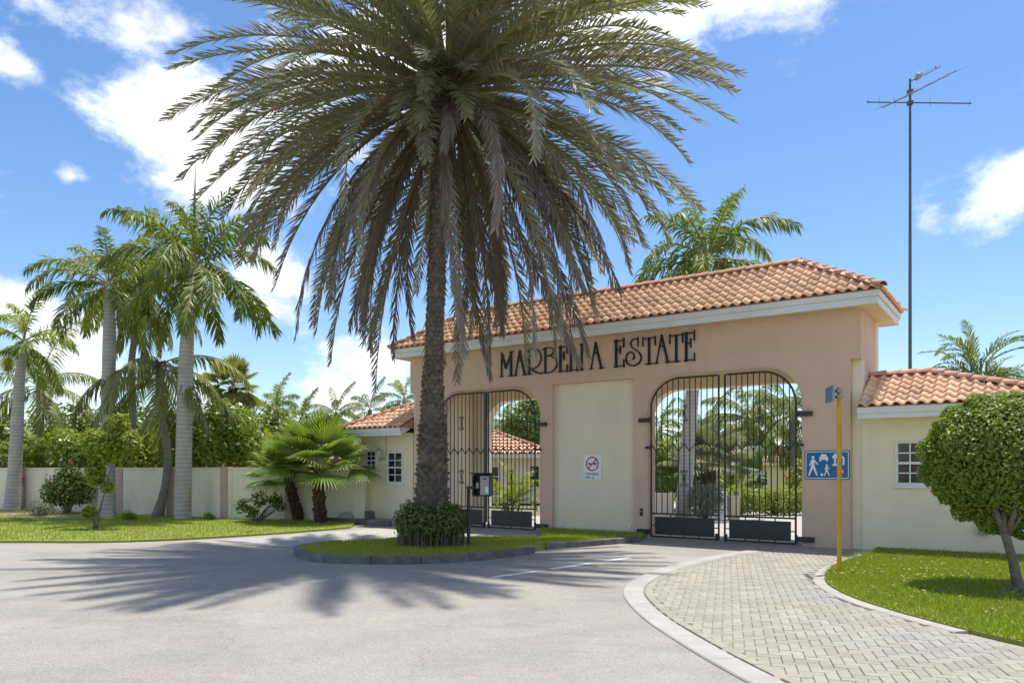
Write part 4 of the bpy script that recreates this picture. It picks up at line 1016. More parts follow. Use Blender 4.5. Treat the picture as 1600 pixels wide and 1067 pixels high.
# ------------------------------------------------------------------ vegetation: builders
def frond_geo(rng, L, e0, droop, nl, ll, lw, ang=50, vee=20, hang=0.0, pet=0.12, pw=1.3, r0=0.03, ragged=0.12, plumose=0.0, tipcurl=0.3, side=0.0):
    """a feather frond growing along +X; returns an MB (material 0 leaflets, 1 stalk)"""
    mb = MB(); n = 16; pts = [Vector((0, 0, 0))]; tans = []
    for k in range(n):
        t = (k + 0.5) / n; e = math.radians(e0 - droop * t ** pw)
        d = Vector((math.cos(e), side * t * t, math.sin(e))).normalized(); tans.append(d); pts.append(pts[-1] + d * (L / n))
    tans.append(tans[-1])
    mb.tube(pts, [r0 * (1 - 0.88 * k / n) for k in range(n + 1)], 5, 1)
    for i in range(nl):
        t = pet + (1 - pet) * (i + 0.5) / nl
        f = t * n; k = min(int(f), n - 1); q = f - k
        P = pts[k].lerp(pts[k + 1], q); T = tans[k].lerp(tans[min(k + 1, n)], q).normalized()
        S0 = Vector((0, 1, 0)); U = S0.cross(T).normalized() * -1
        if U.z < 0: U = -U
        prof = min(1.0, 0.45 + 2.2 * (t - pet)) * (1.0 if t < 0.6 else 1 - 0.62 * ((t - 0.6) / 0.4) ** 1.5)
        for sgn in (-1, 1):
            l = ll * prof * rng.uniform(1 - ragged, 1 + ragged * 0.5)
            a = math.radians(ang * (1.0 - 0.35 * t) + rng.uniform(-11, 11)); v = math.radians(vee + rng.uniform(-1, 1) * (8 + 40 * plumose))
            D = (T * math.cos(a) + (S0 * sgn * math.cos(v) + U * math.sin(v)) * math.sin(a))
            D = (D + Vector((0, 0, -hang * rng.uniform(0.6, 1.2)))).normalized()
            Wd = (T - D * T.dot(D)); Wd = Wd.normalized() if Wd.length > 0.05 else U
            Wd = (Wd + U * rng.uniform(-0.35, 0.35)).normalized()
            m_ = P + D * l * 0.5; tip = P + D * l + Vector((0, 0, -tipcurl * l * rng.uniform(0.3, 1.0)))
            w_ = lw * 0.5 * rng.uniform(0.85, 1.15)
            mb.add([P - Wd * w_ * 0.5, P + Wd * w_ * 0.5, m_ + Wd * w_, m_ - Wd * w_, tip], [(0, 1, 2, 3), (3, 2, 4)], 0)
    return mb
def geo_mesh(mb, name, mats):
    me = bpy.data.meshes.new(name); me.from_pydata(mb.v, [], mb.f)
    for m in mats: me.materials.append(m)
    me.polygons.foreach_set('material_index', mb.m); me.update(); return me
_proto = {}
KINDS = {  # length 1 unit = metres given; levels of starting angle with their droop
    'royal': dict(L=3.3, lev=[(82, 40), (62, 80), (42, 95), (22, 95), (2, 80), (-20, 60)], nl=60, ll=0.68, lw=0.062, ang=58, vee=8, hang=0.35, plumose=1.0, pw=1.5, tipcurl=0.5, r0=0.04),
    'coco': dict(L=3.8, lev=[(78, 45), (55, 85), (32, 95), (10, 90), (-12, 70), (-38, 45)], nl=64, ll=0.80, lw=0.05, ang=60, vee=0, hang=0.75, plumose=0.25, pw=1.2, tipcurl=0.5, r0=0.035),
    'areca': dict(L=2.4, lev=[(86, 50), (76, 75), (64, 85), (50, 90), (36, 85), (20, 70)], nl=34, ll=0.48, lw=0.045, ang=48, vee=28, hang=0.15, pw=1.6, tipcurl=0.3, r0=0.02),
}
def frond_protos(kind, leaf):
    key = (kind, leaf)
    if key not in _proto:
        rng = random.Random(hash(key) % 1000 if False else len(_proto) * 7 + 3)
        K = dict(KINDS[kind]); lev = K.pop('lev'); L = K.pop('L'); out = []
        for (e0, dr) in lev:
            for v_ in range(2):
                out.append((e0, geo_mesh(frond_geo(rng, L * rng.uniform(.92, 1.05), e0 + rng.uniform(-6, 6), dr * rng.uniform(.9, 1.12), side=rng.uniform(-.25, .25), **K), 'frond', [M[leaf], M['rachis']])))
        _proto[key] = out
    return _proto[key]
def put_frond(parent, me, p, az, sc, roll=0.0, tilt=0.0):
    o = bpy.data.objects.new('frond', me); COL.objects.link(o); o.parent = parent
    o.location = p; o.rotation_euler = (roll, tilt, az); o.scale = (sc, sc, sc); return o
def ringed(pts, rad, n_ring, amp, seg=12):
    pts = [Vector(p) for p in pts]; P = []; Rr = []
    N = len(pts) - 1
    for k in range(n_ring * 2 + 1):
        f = k / (n_ring * 2) * N; i = min(int(f), N - 1); q = f - i
        a, b = pts[max(i - 1, 0)], pts[min(i + 2, N)]
        p0, p1 = pts[i], pts[i + 1]
        P.append(0.5 * (2 * p0 + (p1 - a) * q + (2 * a - 5 * p0 + 4 * p1 - b) * q * q + (3 * p0 - a - 3 * p1 + b) * q ** 3)); Rr.append((rad[i] + (rad[i + 1] - rad[i]) * q) * (1 + (amp if k % 2 else -amp)))
    return MB().tube(P, Rr, seg)
def palm(kind, name, label, base, trunk_pts, radii, nf, leaf, sc, seed, trunk_mat, cat='palm', group=None, shaft=0.0, emin=-40, emax=85, boss=None, wind=0.0, lime=0, spear=0.0, az_skip=None):
    """trunk_pts relative to base; the last one is the heart of the crown"""
    rng = random.Random(seed)
    t = tag(empty(name, base), label, cat, group)
    pts = [Vector(p) for p in trunk_pts]; top = pts[-1]
    H = sum((b - a).length for a, b in zip(pts[:-1], pts[1:]))
    ringed(pts, radii, max(6, int(H / 0.13)), 0.022 if kind == 'royal' else 0.05).build('trunk', trunk_mat, t, smooth=True)
    if shaft:
        d = (pts[-1] - pts[-2]).normalized()
        MB().tube([top - d * shaft, top - d * shaft * 0.75, top - d * shaft * 0.3, top + d * 0.1], [radii[-1] * 0.95, radii[-1] * 1.18, radii[-1] * 0.9, radii[-1] * 0.4], 12).build('crownshaft', M['shaft'], t, smooth=True)
    if boss: 
        b = MB()
        for k in range(26):
            a = rng.uniform(0, 6.28); l = rng.uniform(0.2, 0.55); e = rng.uniform(-0.5, 0.9)
            b.tube([top, top + Vector((math.cos(a) * math.cos(e), math.sin(a) * math.cos(e), math.sin(e))) * l * 0.5, top + Vector((math.cos(a) * math.cos(e), math.sin(a) * math.cos(e), math.sin(e) - 0.5)) * l], [0.05, 0.04, 0.015], 5)
        b.build('flower_stalks', M['fibre'], t)
    pr = frond_protos(kind, leaf); lm = frond_protos(kind, 'lime_leaf') if lime else None
    for i in range(nf):
        f = (i + 0.5) / nf; e = emax + (emin - emax) * f ** 0.9; az = i * 2.39996 + rng.uniform(-.3, .3)
        if az_skip and az_skip(az % 6.2832, e): continue
        src = lm if (lime and i < lime) else pr
        best = sorted(src, key=lambda q: abs(q[0] - e) + rng.uniform(0, 8))[0]
        put_frond(t, best[1], top + Vector((0, 0, -0.25 * f)), az, sc * rng.uniform(0.88, 1.08), rng.uniform(-.3, .3) + wind, rng.uniform(-.12, .12))
    if spear:
        MB().tube([top, top + Vector((0.02, 0, spear * .6)), top + Vector((0.06, 0, spear))], [0.05, 0.035, 0.004], 6).build('spear_leaf', M['royal_leaf'], t)
    return t
def leaf_cloud(name, clumps, n, size, m, parent, seed, shell=0.55, up=0.35, aspect=0.45, zmin=None, weights=None):
    rs = np.random.RandomState(seed); C = np.array([c for c, r in clumps], float); R = np.array([r if hasattr(r, '__len__') else (r, r, r) for c, r in clumps], float)
    wts = (R[:, 0] * R[:, 1] + R[:, 1] * R[:, 2] + R[:, 0] * R[:, 2]); wts /= wts.sum()
    if weights is not None: wts = np.array(weights) / np.sum(weights)
    k = rs.choice(len(C), n, p=wts); d = rs.randn(n, 3); d /= np.linalg.norm(d, axis=1)[:, None]
    rad = shell + (1 - shell) * rs.rand(n) ** 0.6; rad *= 1 + (0.10 if weights is None else 0.018) * rs.randn(n)
    P = C[k] + d * R[k] * rad[:, None]
    if zmin is not None: kk = P[:, 2] > zmin; P, d = P[kk], d[kk]; n = len(P)
    nrm = d + rs.randn(n, 3) * 0.55 + np.array([0, 0, up]); nrm /= np.linalg.norm(nrm, axis=1)[:, None]
    a = np.cross(nrm, rs.randn(n, 3)); a /= np.linalg.norm(a, axis=1)[:, None] + 1e-9; b = np.cross(nrm, a)
    l = size * (0.7 + 0.6 * rs.rand(n))[:, None]; w_ = l * aspect
    V = np.stack([P - a * l, P - b * w_ + nrm * l * .12, P + a * l - nrm * l * .15, P + b * w_ + nrm * l * .12], 1)
    return np_mesh(name, V, 4, m, [(0, 1, 2), (0, 2, 3)], parent)
def shrub(name, label, base, clumps, n, size, leaf, seed, cat='shrub', group=None, stems=6, flowers=0, petal='petal', stem_r=0.02, up=0.35, aspect=0.45, fsize=None, shell=0.55):
    rng = random.Random(seed); t = tag(empty(name, base), label, cat, group)
    mb = MB()
    for i in range(stems):
        c, r = rng.choice(clumps); tip = Vector(c) + Vector((rng.uniform(-.4, .4), rng.uniform(-.4, .4), rng.uniform(-.1, .4))) * (r if not hasattr(r, '__len__') else r[0])
        b0 = Vector((rng.uniform(-.08, .08), rng.uniform(-.08, .08), 0)); m_ = b0.lerp(tip, 0.5) + Vector((rng.uniform(-.1, .1), rng.uniform(-.1, .1), 0.05))
        mb.tube([b0, m_, tip], [stem_r, stem_r * .7, stem_r * .25], 5)
    mb.build('stems', M['bark'], t)
    leaf_cloud('foliage', clumps, n, size, M[leaf], t, seed, up=up, aspect=aspect, shell=shell)
    if flowers: tag(leaf_cloud('flowers', clumps, flowers, fsize or size * .8, M[petal], t, seed + 50, shell=0.95, up=1.0, aspect=0.8), kind='stuff')
    return t

# ------------------------------------------------------------------ the date palm
DPX, DPY = -1.62, 15.25
def dpx(px, py): p = ap(px, py, DPY); return Vector((p.x - DPX, 0, p.z))
dp = tag(empty('date_palm', (DPX, DPY, 0.11)), 'huge shaggy date palm towering from the kerbed island', 'palm')
tp = [dpx(673, 845), dpx(675, 777), dpx(676, 720), dpx(676, 650), dpx(677, 590), dpx(680, 500), dpx(684, 400), dpx(688, 300), dpx(695, 200), dpx(701, 140)]
tr = [0.32, 0.275, 0.255, 0.21, 0.165, 0.15, 0.155, 0.165, 0.185, 0.19]
MB().tube(tp, tr, 14).build('trunk', M['date_trunk'], dp, smooth=True)
rng = random.Random(21)
scl = MB()
def trunk_at(z):
    for a, b, ra, rb in zip(tp[:-1], tp[1:], tr[:-1], tr[1:]):
        if a.z <= z <= b.z:
            q = (z - a.z) / (b.z - a.z); return a.lerp(b, q), ra + (rb - ra) * q
    return tp[-1], tr[-1]
def scales(mb, at, z0, z1, dz, per, rough, rng, hf=1.0):
    z = z0; row = 0
    while z < z1:
        c, r = at(z); rg = rough(z)
        for k in range(per):
            a = 6.2832 * (k + 0.5 * (row % 2)) / per + rng.uniform(-.08, .08); wd = r * 6.2832 / per * 0.56
            er = Vector((math.cos(a), math.sin(a), 0)); ta = Vector((-math.sin(a), math.cos(a), 0))
            h = dz * rng.uniform(0.95, 1.35) * hf; out = 0.025 + rg * rng.uniform(0.4, 1.5)
            zz = z + rng.uniform(-.2, .2) * dz - c.z if False else z + rng.uniform(-.2, .2) * dz
            p = Vector((c.x, c.y, zz)) + er * (r * 0.96)
            mb.add([p - ta * wd - Vector((0, 0, h * .2)), p - Vector((0, 0, h * .75)) + er * out * .3, p + ta * wd - Vector((0, 0, h * .2)), p + ta * wd * .62 + er * out + Vector((0, 0, h * .32)), p + er * out * 1.15 + Vector((0, 0, h * .12)), p - ta * wd * .62 + er * out + Vector((0, 0, h * .32)), p + Vector((0, 0, h * .62))],
                   [(0, 1, 4, 5), (1, 2, 3, 4), (5, 4, 6), (4, 3, 6), (0, 5, 6), (3, 2, 6)])
        z += dz; row += 1
scales(scl, trunk_at, 0.55, tp[-2].z, 0.098, 10, lambda z: 0.055 if z < 2.6 else (0.035 if z < 3.6 else 0.018), rng)
o = scl.build('leaf_bases', M['date_trunk'], dp, fix=False); tag(o, kind='stuff')
crown = tp[-1]
fib = MB()
for k in range(70):                                    # stubs of old fronds under the heart
    a = rng.uniform(0, 6.2832); z = crown.z - rng.uniform(0.1, 1.3); c, r = trunk_at(z); er = Vector((math.cos(a), math.sin(a), 0))
    fib.tube([Vector((c.x, c.y, z)) + er * r * .8, Vector((c.x, c.y, z + .15)) + er * (r + .12), Vector((c.x, c.y, z + .28)) + er * (r + rng.uniform(.18, .4))], [.06, .05, .03], 5)
fib.build('frond_stubs', M['fibre'], dp)
NF = 245
for i in range(NF):
    f = (i + 0.5) / NF
    az = i * 2.39996 + rng.uniform(-.2, .2)
    if f < 0.40: e0 = 86 - 70 * (f / 0.40) + rng.uniform(-5, 5); dr = rng.uniform(26, 46) + 14 * f; L = rng.uniform(5.0, 5.9); mt = 'date_leaf'; rc = 'rachis'; pw = 1.25
    elif f < 0.74: e0 = 18 - 40 * ((f - 0.40) / 0.34) + rng.uniform(-7, 7); dr = rng.uniform(42, 66); L = rng.uniform(5.0, 5.9); mt = 'date_leaf' if rng.random() < 0.5 else 'date_old'; rc = 'rachis'; pw = 1.5
    else: e0 = -18 - 44 * ((f - 0.74) / 0.26) + rng.uniform(-7, 7); dr = min(rng.uniform(45, 68), 86 + e0); L = rng.uniform(4.8, 6.1); mt = 'date_dry' if rng.random() < 0.62 else 'date_old'; rc = 'rachis_dry'; pw = 1.1
    dry = mt == 'date_dry'
    facing = abs(((az % 6.2832) - 4.712 - 0.1)) < 0.42
    if facing and f > 0.45: L *= rng.uniform(0.40, 0.55)
    if facing and f > 0.8: continue
    g = frond_geo(rng, L, e0, dr, 92, 0.52 if not dry else 0.45, 0.034, ang=52 if not dry else 38, vee=28 if not dry else 8, hang=0.08 if not dry else 0.35, pet=0.15, pw=pw, r0=0.045, ragged=0.2, plumose=0.3 if not dry else 0.7, tipcurl=0.12 if not dry else 0.45, side=rng.uniform(-.16, .16))
    me = geo_mesh(g, 'frond', [M[mt], M[rc]])
    put_frond(dp, me, crown + Vector((math.cos(az), math.sin(az), 0)) * 0.16 + Vector((0, 0, 0.25 - 0.75 * f)), az, 1.0, rng.uniform(-.35, .35), 0.0)

# leafy bush round its foot
bsh = tag(empty('foot_bush', (DPX - 0.02, DPY - 0.02, 0.11)), 'round leafy green bush clipped round the foot of the date palm', 'bush')
bc = [((0.42 * math.cos(a), 0.42 * math.sin(a), 0.50), (0.36, 0.36, 0.36)) for a in [k * 0.785 for k in range(8)]]
bc2 = [((0.40 * math.cos(a), 0.40 * math.sin(a), 0.28), (0.30, 0.30, 0.32)) for a in [k * 0.785 + .4 for k in range(8)]]
tw = MB()
for k in range(240):
    a = rng.uniform(0, 6.2832); r = rng.uniform(.42, .68); tw.tube([(r * math.cos(a), r * math.sin(a), 0), (r * 1.03 * math.cos(a + .05), r * 1.03 * math.sin(a + .05), rng.uniform(.3, .5))], [0.008, 0.004], 4, caps=False)
tw.build('stems', M['bark'], bsh, fix=False)
leaf_cloud('foliage', bc, 5200, 0.048, M['bush_leaf'], bsh, 31, up=0.6)
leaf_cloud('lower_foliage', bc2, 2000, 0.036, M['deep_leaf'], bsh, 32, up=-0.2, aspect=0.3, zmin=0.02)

# ------------------------------------------------------------------ clipped ball tree
tb = gp(1590, 925, 0.045); c0 = ap(1572, 716, 10.25); cc = c0 - tb
bt = tag(empty('ball_tree', tb), 'small tree clipped into a dense green ball on the right lawn', 'tree')
tk = MB(); tk.tube([(0.05, 0, -0.02), (0, 0, 0.10), (-0.06, 0, 0.42), (-0.16, 0.02, 0.80), (-0.18, 0.02, 1.15)], [0.11, 0.07, 0.058, 0.052, 0.045], 9)
for (dx, dy, dz) in ((0.16, 0.1, .6), (-0.25, 0, .6), (-0.15, .25, .6), (0.05, -.2, .6), (.28, -.1, .55)):
    tk.tube([(-0.14, 0.02, 0.72), (-0.14 + dx * .5, dy * .5, 0.72 + dz * .5), (-.14 + dx, dy, .75 + dz)], [0.045, 0.032, 0.012], 6)
for (dx, dy) in ((-0.35, -.06), (-.22, -.2), (.2, -.16)): tk.tube([(0, 0, 0.06), (dx * .5, dy * .5, 0.03), (dx, dy, -0.02)], [0.06, 0.035, 0.012], 6)
tk.build('trunk', M['bark'], bt, smooth=True)
rs = np.random.RandomState(41); nb = 70
bl = []
for k in range(nb):
    z = 1 - 2 * (k + .5) / nb; a = k * 2.39996; r = math.sqrt(1 - z * z)
    rr = 0.84 + rs.uniform(-.05, .05); bl.append(((cc.x + r * math.cos(a) * rr * 1.08, cc.y + r * math.sin(a) * rr, cc.z + z * rr * (0.94 if z > 0 else .97)), rs.uniform(.12, .2)))
ico = []
crown_o = leaf_cloud('crown', bl, 100, 0.029, M['topiary_leaf'], bt, 42, up=0.3, aspect=0.52, shell=0.15)
bpy.data.objects.remove(crown_o)
crown_o = leaf_cloud('crown', [(tuple(cc), (1.03, 0.95, 0.90))] * 1 + bl + [((cc.x - .25, cc.y - .1, cc.z - .80), .22), ((cc.x + .15, cc.y - .2, cc.z - .85), .25), ((cc.x + .1, cc.y + .2, cc.z - .82), .25)], 56000, 0.031, M['topiary_leaf'], bt, 42, up=0.3, aspect=0.52, shell=0.80, weights=[0.50] + [0.46 / nb] * nb + [0.025] * 3)
MBc = MB()
for k in range(12):
    pass
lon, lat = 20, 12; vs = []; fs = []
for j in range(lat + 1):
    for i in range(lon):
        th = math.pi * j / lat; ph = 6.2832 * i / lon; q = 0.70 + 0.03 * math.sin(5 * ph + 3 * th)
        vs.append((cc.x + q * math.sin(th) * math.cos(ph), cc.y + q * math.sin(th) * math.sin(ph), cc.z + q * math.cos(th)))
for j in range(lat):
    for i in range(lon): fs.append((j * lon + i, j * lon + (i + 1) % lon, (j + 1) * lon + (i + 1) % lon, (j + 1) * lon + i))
MB().add(vs, fs).build('shade_core', M['dark_core'], bt, smooth=True)  # added dark ball behind the leaves, stands in for shade inside the crown

# ------------------------------------------------------------------ palms before the boundary wall
def at_px(px, py, h=0.05): return gp(px, py, h)
def rel(base, px, py, Y=None):
    p = ap(px, py, Y or base.y); return p - base
b = at_px(20, 797); palm('royal', 'royal_palm', 'grey royal palm at the far left edge with yellow-green fronds', b, [(0, 0, -.05), rel(b, 23, 740), rel(b, 27, 660), rel(b, 31, 590), rel(b, 38, 530)], [.34, .25, .22, .18, .11], 15, 'royal_leaf', 0.76, 3, M['royal_trunk'], shaft=1.5, lime=7, emin=-35, wind=-.2)
b = at_px(167, 808); palm('royal', 'royal_palm', 'tall royal palm with pale bulging trunk behind the young tree', b, [(0, 0, -.05), rel(b, 168, 720), rel(b, 169, 620), rel(b, 171, 520), rel(b, 170, 440)], [.28, .235, .215, .20, .13], 20, 'royal_leaf', 0.78, 4, M['royal_trunk'], shaft=1.3, lime=2, emin=-50, wind=-.2)
b = at_px(286, 811); palm('royal', 'royal_palm', 'tallest royal palm of the left group, thick ringed grey trunk', b, [(0, 0, -.05), rel(b, 287, 720), rel(b, 289, 620), rel(b, 293, 520), rel(b, 303, 410)], [.25, .245, .245, .205, .12], 25, 'royal_leaf', 0.98, 5, M['royal_trunk'], shaft=1.5, emin=-45, wind=-.15, spear=3.3)
b = at_px(245, 807); palm('coco', 'coconut_palm', 'slender dark coconut palm with curved trunk between two royal palms', b, [(0, 0, -.05), rel(b, 257, 765), rel(b, 262, 710), rel(b, 252, 640), rel(b, 248, 570)], [.21, .13, .125, .12, .12], 15, 'coco_leaf', 0.92, 6, M['coco_trunk'], boss=True, emin=-45, emax=40)
b = Vector((-14.6, 28.6, 0)); palm('coco', 'coconut_palm', 'dense drooping yellow-green coconut palm rising from behind the wall', b, [(0, 0, -.05), rel(b, 207, 650), rel(b, 206, 560), rel(b, 228, 445)], [.17, .13, .12, .12], 26, 'coco_leaf', 0.78, 7, M['coco_trunk'], boss=True, emin=-45)

# ------------------------------------------------------------------ fan palms by the left lodge
def fan_leaf_geo(rng, pet, R_, e0, nseg=30, spread=118, droop=0.5):
    mb = MB(); e = math.radians(e0); d = Vector((math.cos(e), 0, math.sin(e)))
    end = d * pet + Vector((0, 0, -0.06 * pet)); mb.tube([(0, 0, 0), d * pet * .5, end], [.022, .016, .012], 5, 1)
    e2 = math.radians(e0 - 14); T = Vector((math.cos(e2), 0, math.sin(e2))); S = Vector((0, 1, 0)); U = T.cross(S) * -1
    if U.z < 0: U = -U
    for k in range(nseg):
        a = math.radians(-spread + 2 * spread * (k + .5) / nseg); a2 = math.radians(spread / nseg) * 1.12
        l = R_ * (1.0 - 0.28 * abs(a) / 2.0) * rng.uniform(.9, 1.06)
        def P(an, r, u=0.0): 
            p = end + (T * math.cos(an) + S * math.sin(an)) * r + U * u
            p.z -= droop * (max(r / R_ - 0.45, 0) ** 2) * R_ * 0.9 + 0.10 * abs(math.sin(an)) * r; return p
        mb.add([P(a, .02), P(a - a2, l * .55, -.012), P(a, l * .56, .02), P(a + a2, l * .55, -.012), P(a - a2 * .35, l * .82), P(a + a2 * .35, l * .82), P(a, l, -.05)], [(0, 1, 2), (0, 2, 3), (1, 4, 2), (2, 4, 5), (2, 5, 3), (4, 6, 5)], 0)
    return mb
def fan_palm(label, base, pts, rad, n, pet, R_, seed, leaf='fan_leaf', emin=-35, cat='palm', group=None, spread=118):
    rng = random.Random(seed); t = tag(empty('fan_palm', base), label, cat, group)
    pts = [Vector(p) for p in pts]
    MB().tube(pts, rad, 10).build('trunk', M['fibre'], t, smooth=True)
    def at(z):
        for a, b, ra, rb in zip(pts[:-1], pts[1:], rad[:-1], rad[1:]):
            if a.z <= z <= b.z: q = (z - a.z) / (b.z - a.z); return a.lerp(b, q), ra + (rb - ra) * q
        return pts[-1], rad[-1]
    s = MB(); scales(s, at, pts[0].z + .1, pts[-1].z, 0.11, 8, lambda z: 0.045, rng, 1.2); o = s.build('leaf_bases', M['fibre'], t, fix=False); tag(o, kind='stuff')
    ms = []
    for k in range(6): ms.append(geo_mesh(fan_leaf_geo(rng, pet * rng.uniform(.9, 1.1), R_, 84 - (85 - emin) / 6.0 * k, spread=spread, droop=.2 + .09 * k), 'fan_leaf', [M[leaf], M['rachis']]))
    for i in range(n):
        f = (i + .5) / n; k = min(5, int(f * 6))
        o = bpy.data.objects.new('fan_leaf', ms[k]); COL.objects.link(o); o.parent = t
        o.location = pts[-1] + Vector((0, 0, .1 - .2 * f)); o.rotation_euler = (rng.uniform(-.25, .25), rng.uniform(-.12, .12), i * 2.39996 + rng.uniform(-.3, .3)); s_ = rng.uniform(.88, 1.1); o.scale = (s_, s_, s_)
    return t
b = at_px(466, 813); fan_palm('bushy fan palm with dark trunk leaning left, nearer the wall shrub', b, [(0, 0, -.03), rel(b, 462, 790), rel(b, 450, 746)], [.13, .12, .10], 30, 0.72, 0.90, 51, emin=-14, spread=92)
b = at_px(502, 816); fan_palm('taller fan palm with shaggy brown trunk beside the left lodge', b, [(0, 0, -.03), rel(b, 499, 790), rel(b, 498, 735)], [.15, .14, .11], 36, 0.85, 1.02, 52, emin=-8, spread=92)

# ------------------------------------------------------------------ shrubs on the lawn
b = at_px(105, 803); shrub('flowering_shrub', 'leafy shrub with a few red flowers before the wall by the young tree', b, [((0, 0, .95), (.7, .6, .75)), ((-.45, 0, .75), .5), ((.4, .1, .8), .5), ((.1, 0, 1.45), .4)], 2400, .075, 'bush_leaf', 61, stems=14, flowers=30, petal='red_petal', shell=.35)
b = at_px(150, 826); shrub('young_tree', 'young multi-stemmed tree with thin crooked stem alone on the lawn', b, [(rel(b, 165, 700), (.55, .4, .5)), (rel(b, 200, 690), (.38, .3, .35)), (rel(b, 145, 690), (.35, .3, .35)), (rel(b, 150, 740), (.3, .25, .35)), (rel(b, 140, 800), (.2, .2, .2)), (rel(b, 185, 660), (.3, .3, .25)), (rel(b, 168, 760), .18)], 3400, .075, 'lime_leaf', 62, cat='tree', stems=5, stem_r=.022, shell=.15)
b = at_px(402, 815); shrub('sparse_shrub', 'low sparse shrub with bare twigs before the boundary wall by the fan palms', b, [(rel(b, 378, 790), .28), (rel(b, 405, 780), .26), (rel(b, 430, 782), .24), (rel(b, 395, 800), .22), (rel(b, 440, 790), .16)], 480, .07, 'bush_leaf', 63, stems=12, stem_r=.022, shell=.2)
for k, (px, py, s_, lb) in enumerate(((55, 806, .35, 'low straw-coloured plant in the bed beside the left royal palm'), (72, 805, .3, 'low straw-coloured plant in the bed left of the flowering shrub'), (325, 812, .16, 'tiny weed at the wall foot right of the thick royal palm'), (200, 812, .2, 'small weed at the foot of the damaged pilaster'))):
    b = at_px(px, py); shrub('low_plant', lb, b, [((0, 0, s_ * .6), s_), ((s_ * .8, 0, s_ * .4), s_ * .7)], int(900 * s_ + 80), .06, 'hedge_leaf' if k > 1 else 'grey_leaf', 64 + k, cat='plant', group='low plants along the wall', stems=8, stem_r=.008, shell=.2, aspect=.25)

# ------------------------------------------------------------------ garden behind the wall
def wall_back(px, d): p, t = on_wall(px); v = Vector((p.x, p.y, 0)); return v * ((p.length + d) / p.length)
def areca(label, base, n, sc, seed, leaf='hedge_leaf', h=1.2, group=None):
    rng = random.Random(seed); t = tag(empty('areca_palm', base), label, 'palm', group)
    pr = frond_protos('areca', leaf)
    for i in range(max(3, n // 4)):
        a = rng.uniform(0, 6.28); r = rng.uniform(0, .35); MB().tube([(r * math.cos(a), r * math.sin(a), 0), (r * 1.5 * math.cos(a), r * 1.5 * math.sin(a), h * rng.uniform(.8, 1.2))], [.05, .035], 7).build('stem', M['shaft'], t)
    for i in range(n):
        f = (i + .5) / n; e = 86 - 66 * f
        best = sorted(pr, key=lambda q: abs(q[0] - e) + rng.uniform(0, 20))[0]
        a = rng.uniform(0, 6.28); r = rng.uniform(0, .3)
        put_frond(t, best[1], (r * math.cos(a), r * math.sin(a), h * rng.uniform(.6, 1.15)), i * 2.39996 + rng.uniform(-.4, .4), sc * rng.uniform(.8, 1.1), rng.uniform(-.3, .3))
    return t
AR = [(-20, 3.5, 1.25, 1.9, 'royal_leaf', 'tall arching palm clump at the far left behind the wall'), (60, 3.0, 1.25, 1.7, 'hedge_leaf', 'palm clump behind the wall right of the leftmost royal palm'), (118, 4.0, 1.2, 1.5, 'royal_leaf', 'palm clump behind the wall above the red-flowered shrub'),
      (205, 3.0, 1.2, 1.5, 'hedge_leaf', 'palm clump behind the wall above the damaged pilaster'), (262, 5.0, 1.15, 1.4, 'royal_leaf', 'shady palm clump behind the slender coconut trunk'), (415, 7.0, 1.0, 1.1, 'lime_leaf', 'small yellow-green palm clump beside the flowering shrub over the wall')]
for k, (px, d, sc, h, lf, lb) in enumerate(AR): areca(lb, wall_back(px, d), 26, sc, 70 + k, lf, h, 'palm clumps behind the wall')
b = wall_back(335, 2.6); shrub('frangipani', 'big white-flowered frangipani above the wall right of the thick royal palm', b, [((0, 0, 2.7), (1.3, 1.0, 1.0)), ((-.9, 0, 3.2), .8), ((.8, 0, 3.1), .9), ((1.3, 0, 2.3), .7), ((-1.2, 0, 2.2), .7), ((0.2, 0, 3.7), .55)], 5200, .12, 'hedge_leaf', 81, stems=26, stem_r=.04, flowers=110, fsize=.09, shell=.4, aspect=.32)
b = wall_back(128, 1.6); shrub('frangipani', 'white-flowered frangipani over the wall between the two left royal palms', b, [((0, 0, 2.3), (1.0, .8, .8)), ((-.7, 0, 2.6), .6), ((.7, 0, 2.7), .6)], 2600, .11, 'hedge_leaf', 82, stems=16, stem_r=.035, flowers=60, fsize=.09, shell=.4, aspect=.32)
b = wall_back(230, 1.4); shrub('green_shrub', 'bright green shrub over the wall left of the slender coconut palm', b, [((0, 0, 2.0), (.9, .7, .7)), ((.5, 0, 2.5), .5), ((-.6, 0, 2.4), .5)], 2400, .10, 'lime_leaf', 83, stems=12, shell=.4)
b = wall_back(2, 1.0); shrub('silver_shrub', 'grey-leaved shrub over the wall at the left edge', b, [((0, 0, 1.7), (.8, .6, .5))], 1200, .07, 'grey_leaf', 84, stems=8, shell=.4)
th = []
rng = random.Random(90)
for px in range(-240, 470, 26):
    v = wall_back(max(px, -60), 9.0) if px > -60 else wall_back(-60, 9.0) + Vector(((px + 60) * .03, -(px + 60) * .016, 0))
    th.append((tuple(v + Vector((rng.uniform(-.6, .6), rng.uniform(-.6, .6), rng.uniform(1.7, 2.6)))), (rng.uniform(1.2, 1.7), 1.2, rng.uniform(1.6, 2.6))))
tag(leaf_cloud('thicket', th, 30000, .16, M['bush_leaf'], None, 91, shell=.4), 'dense dark green thicket filling the garden behind the wall', 'thicket', kind='stuff')

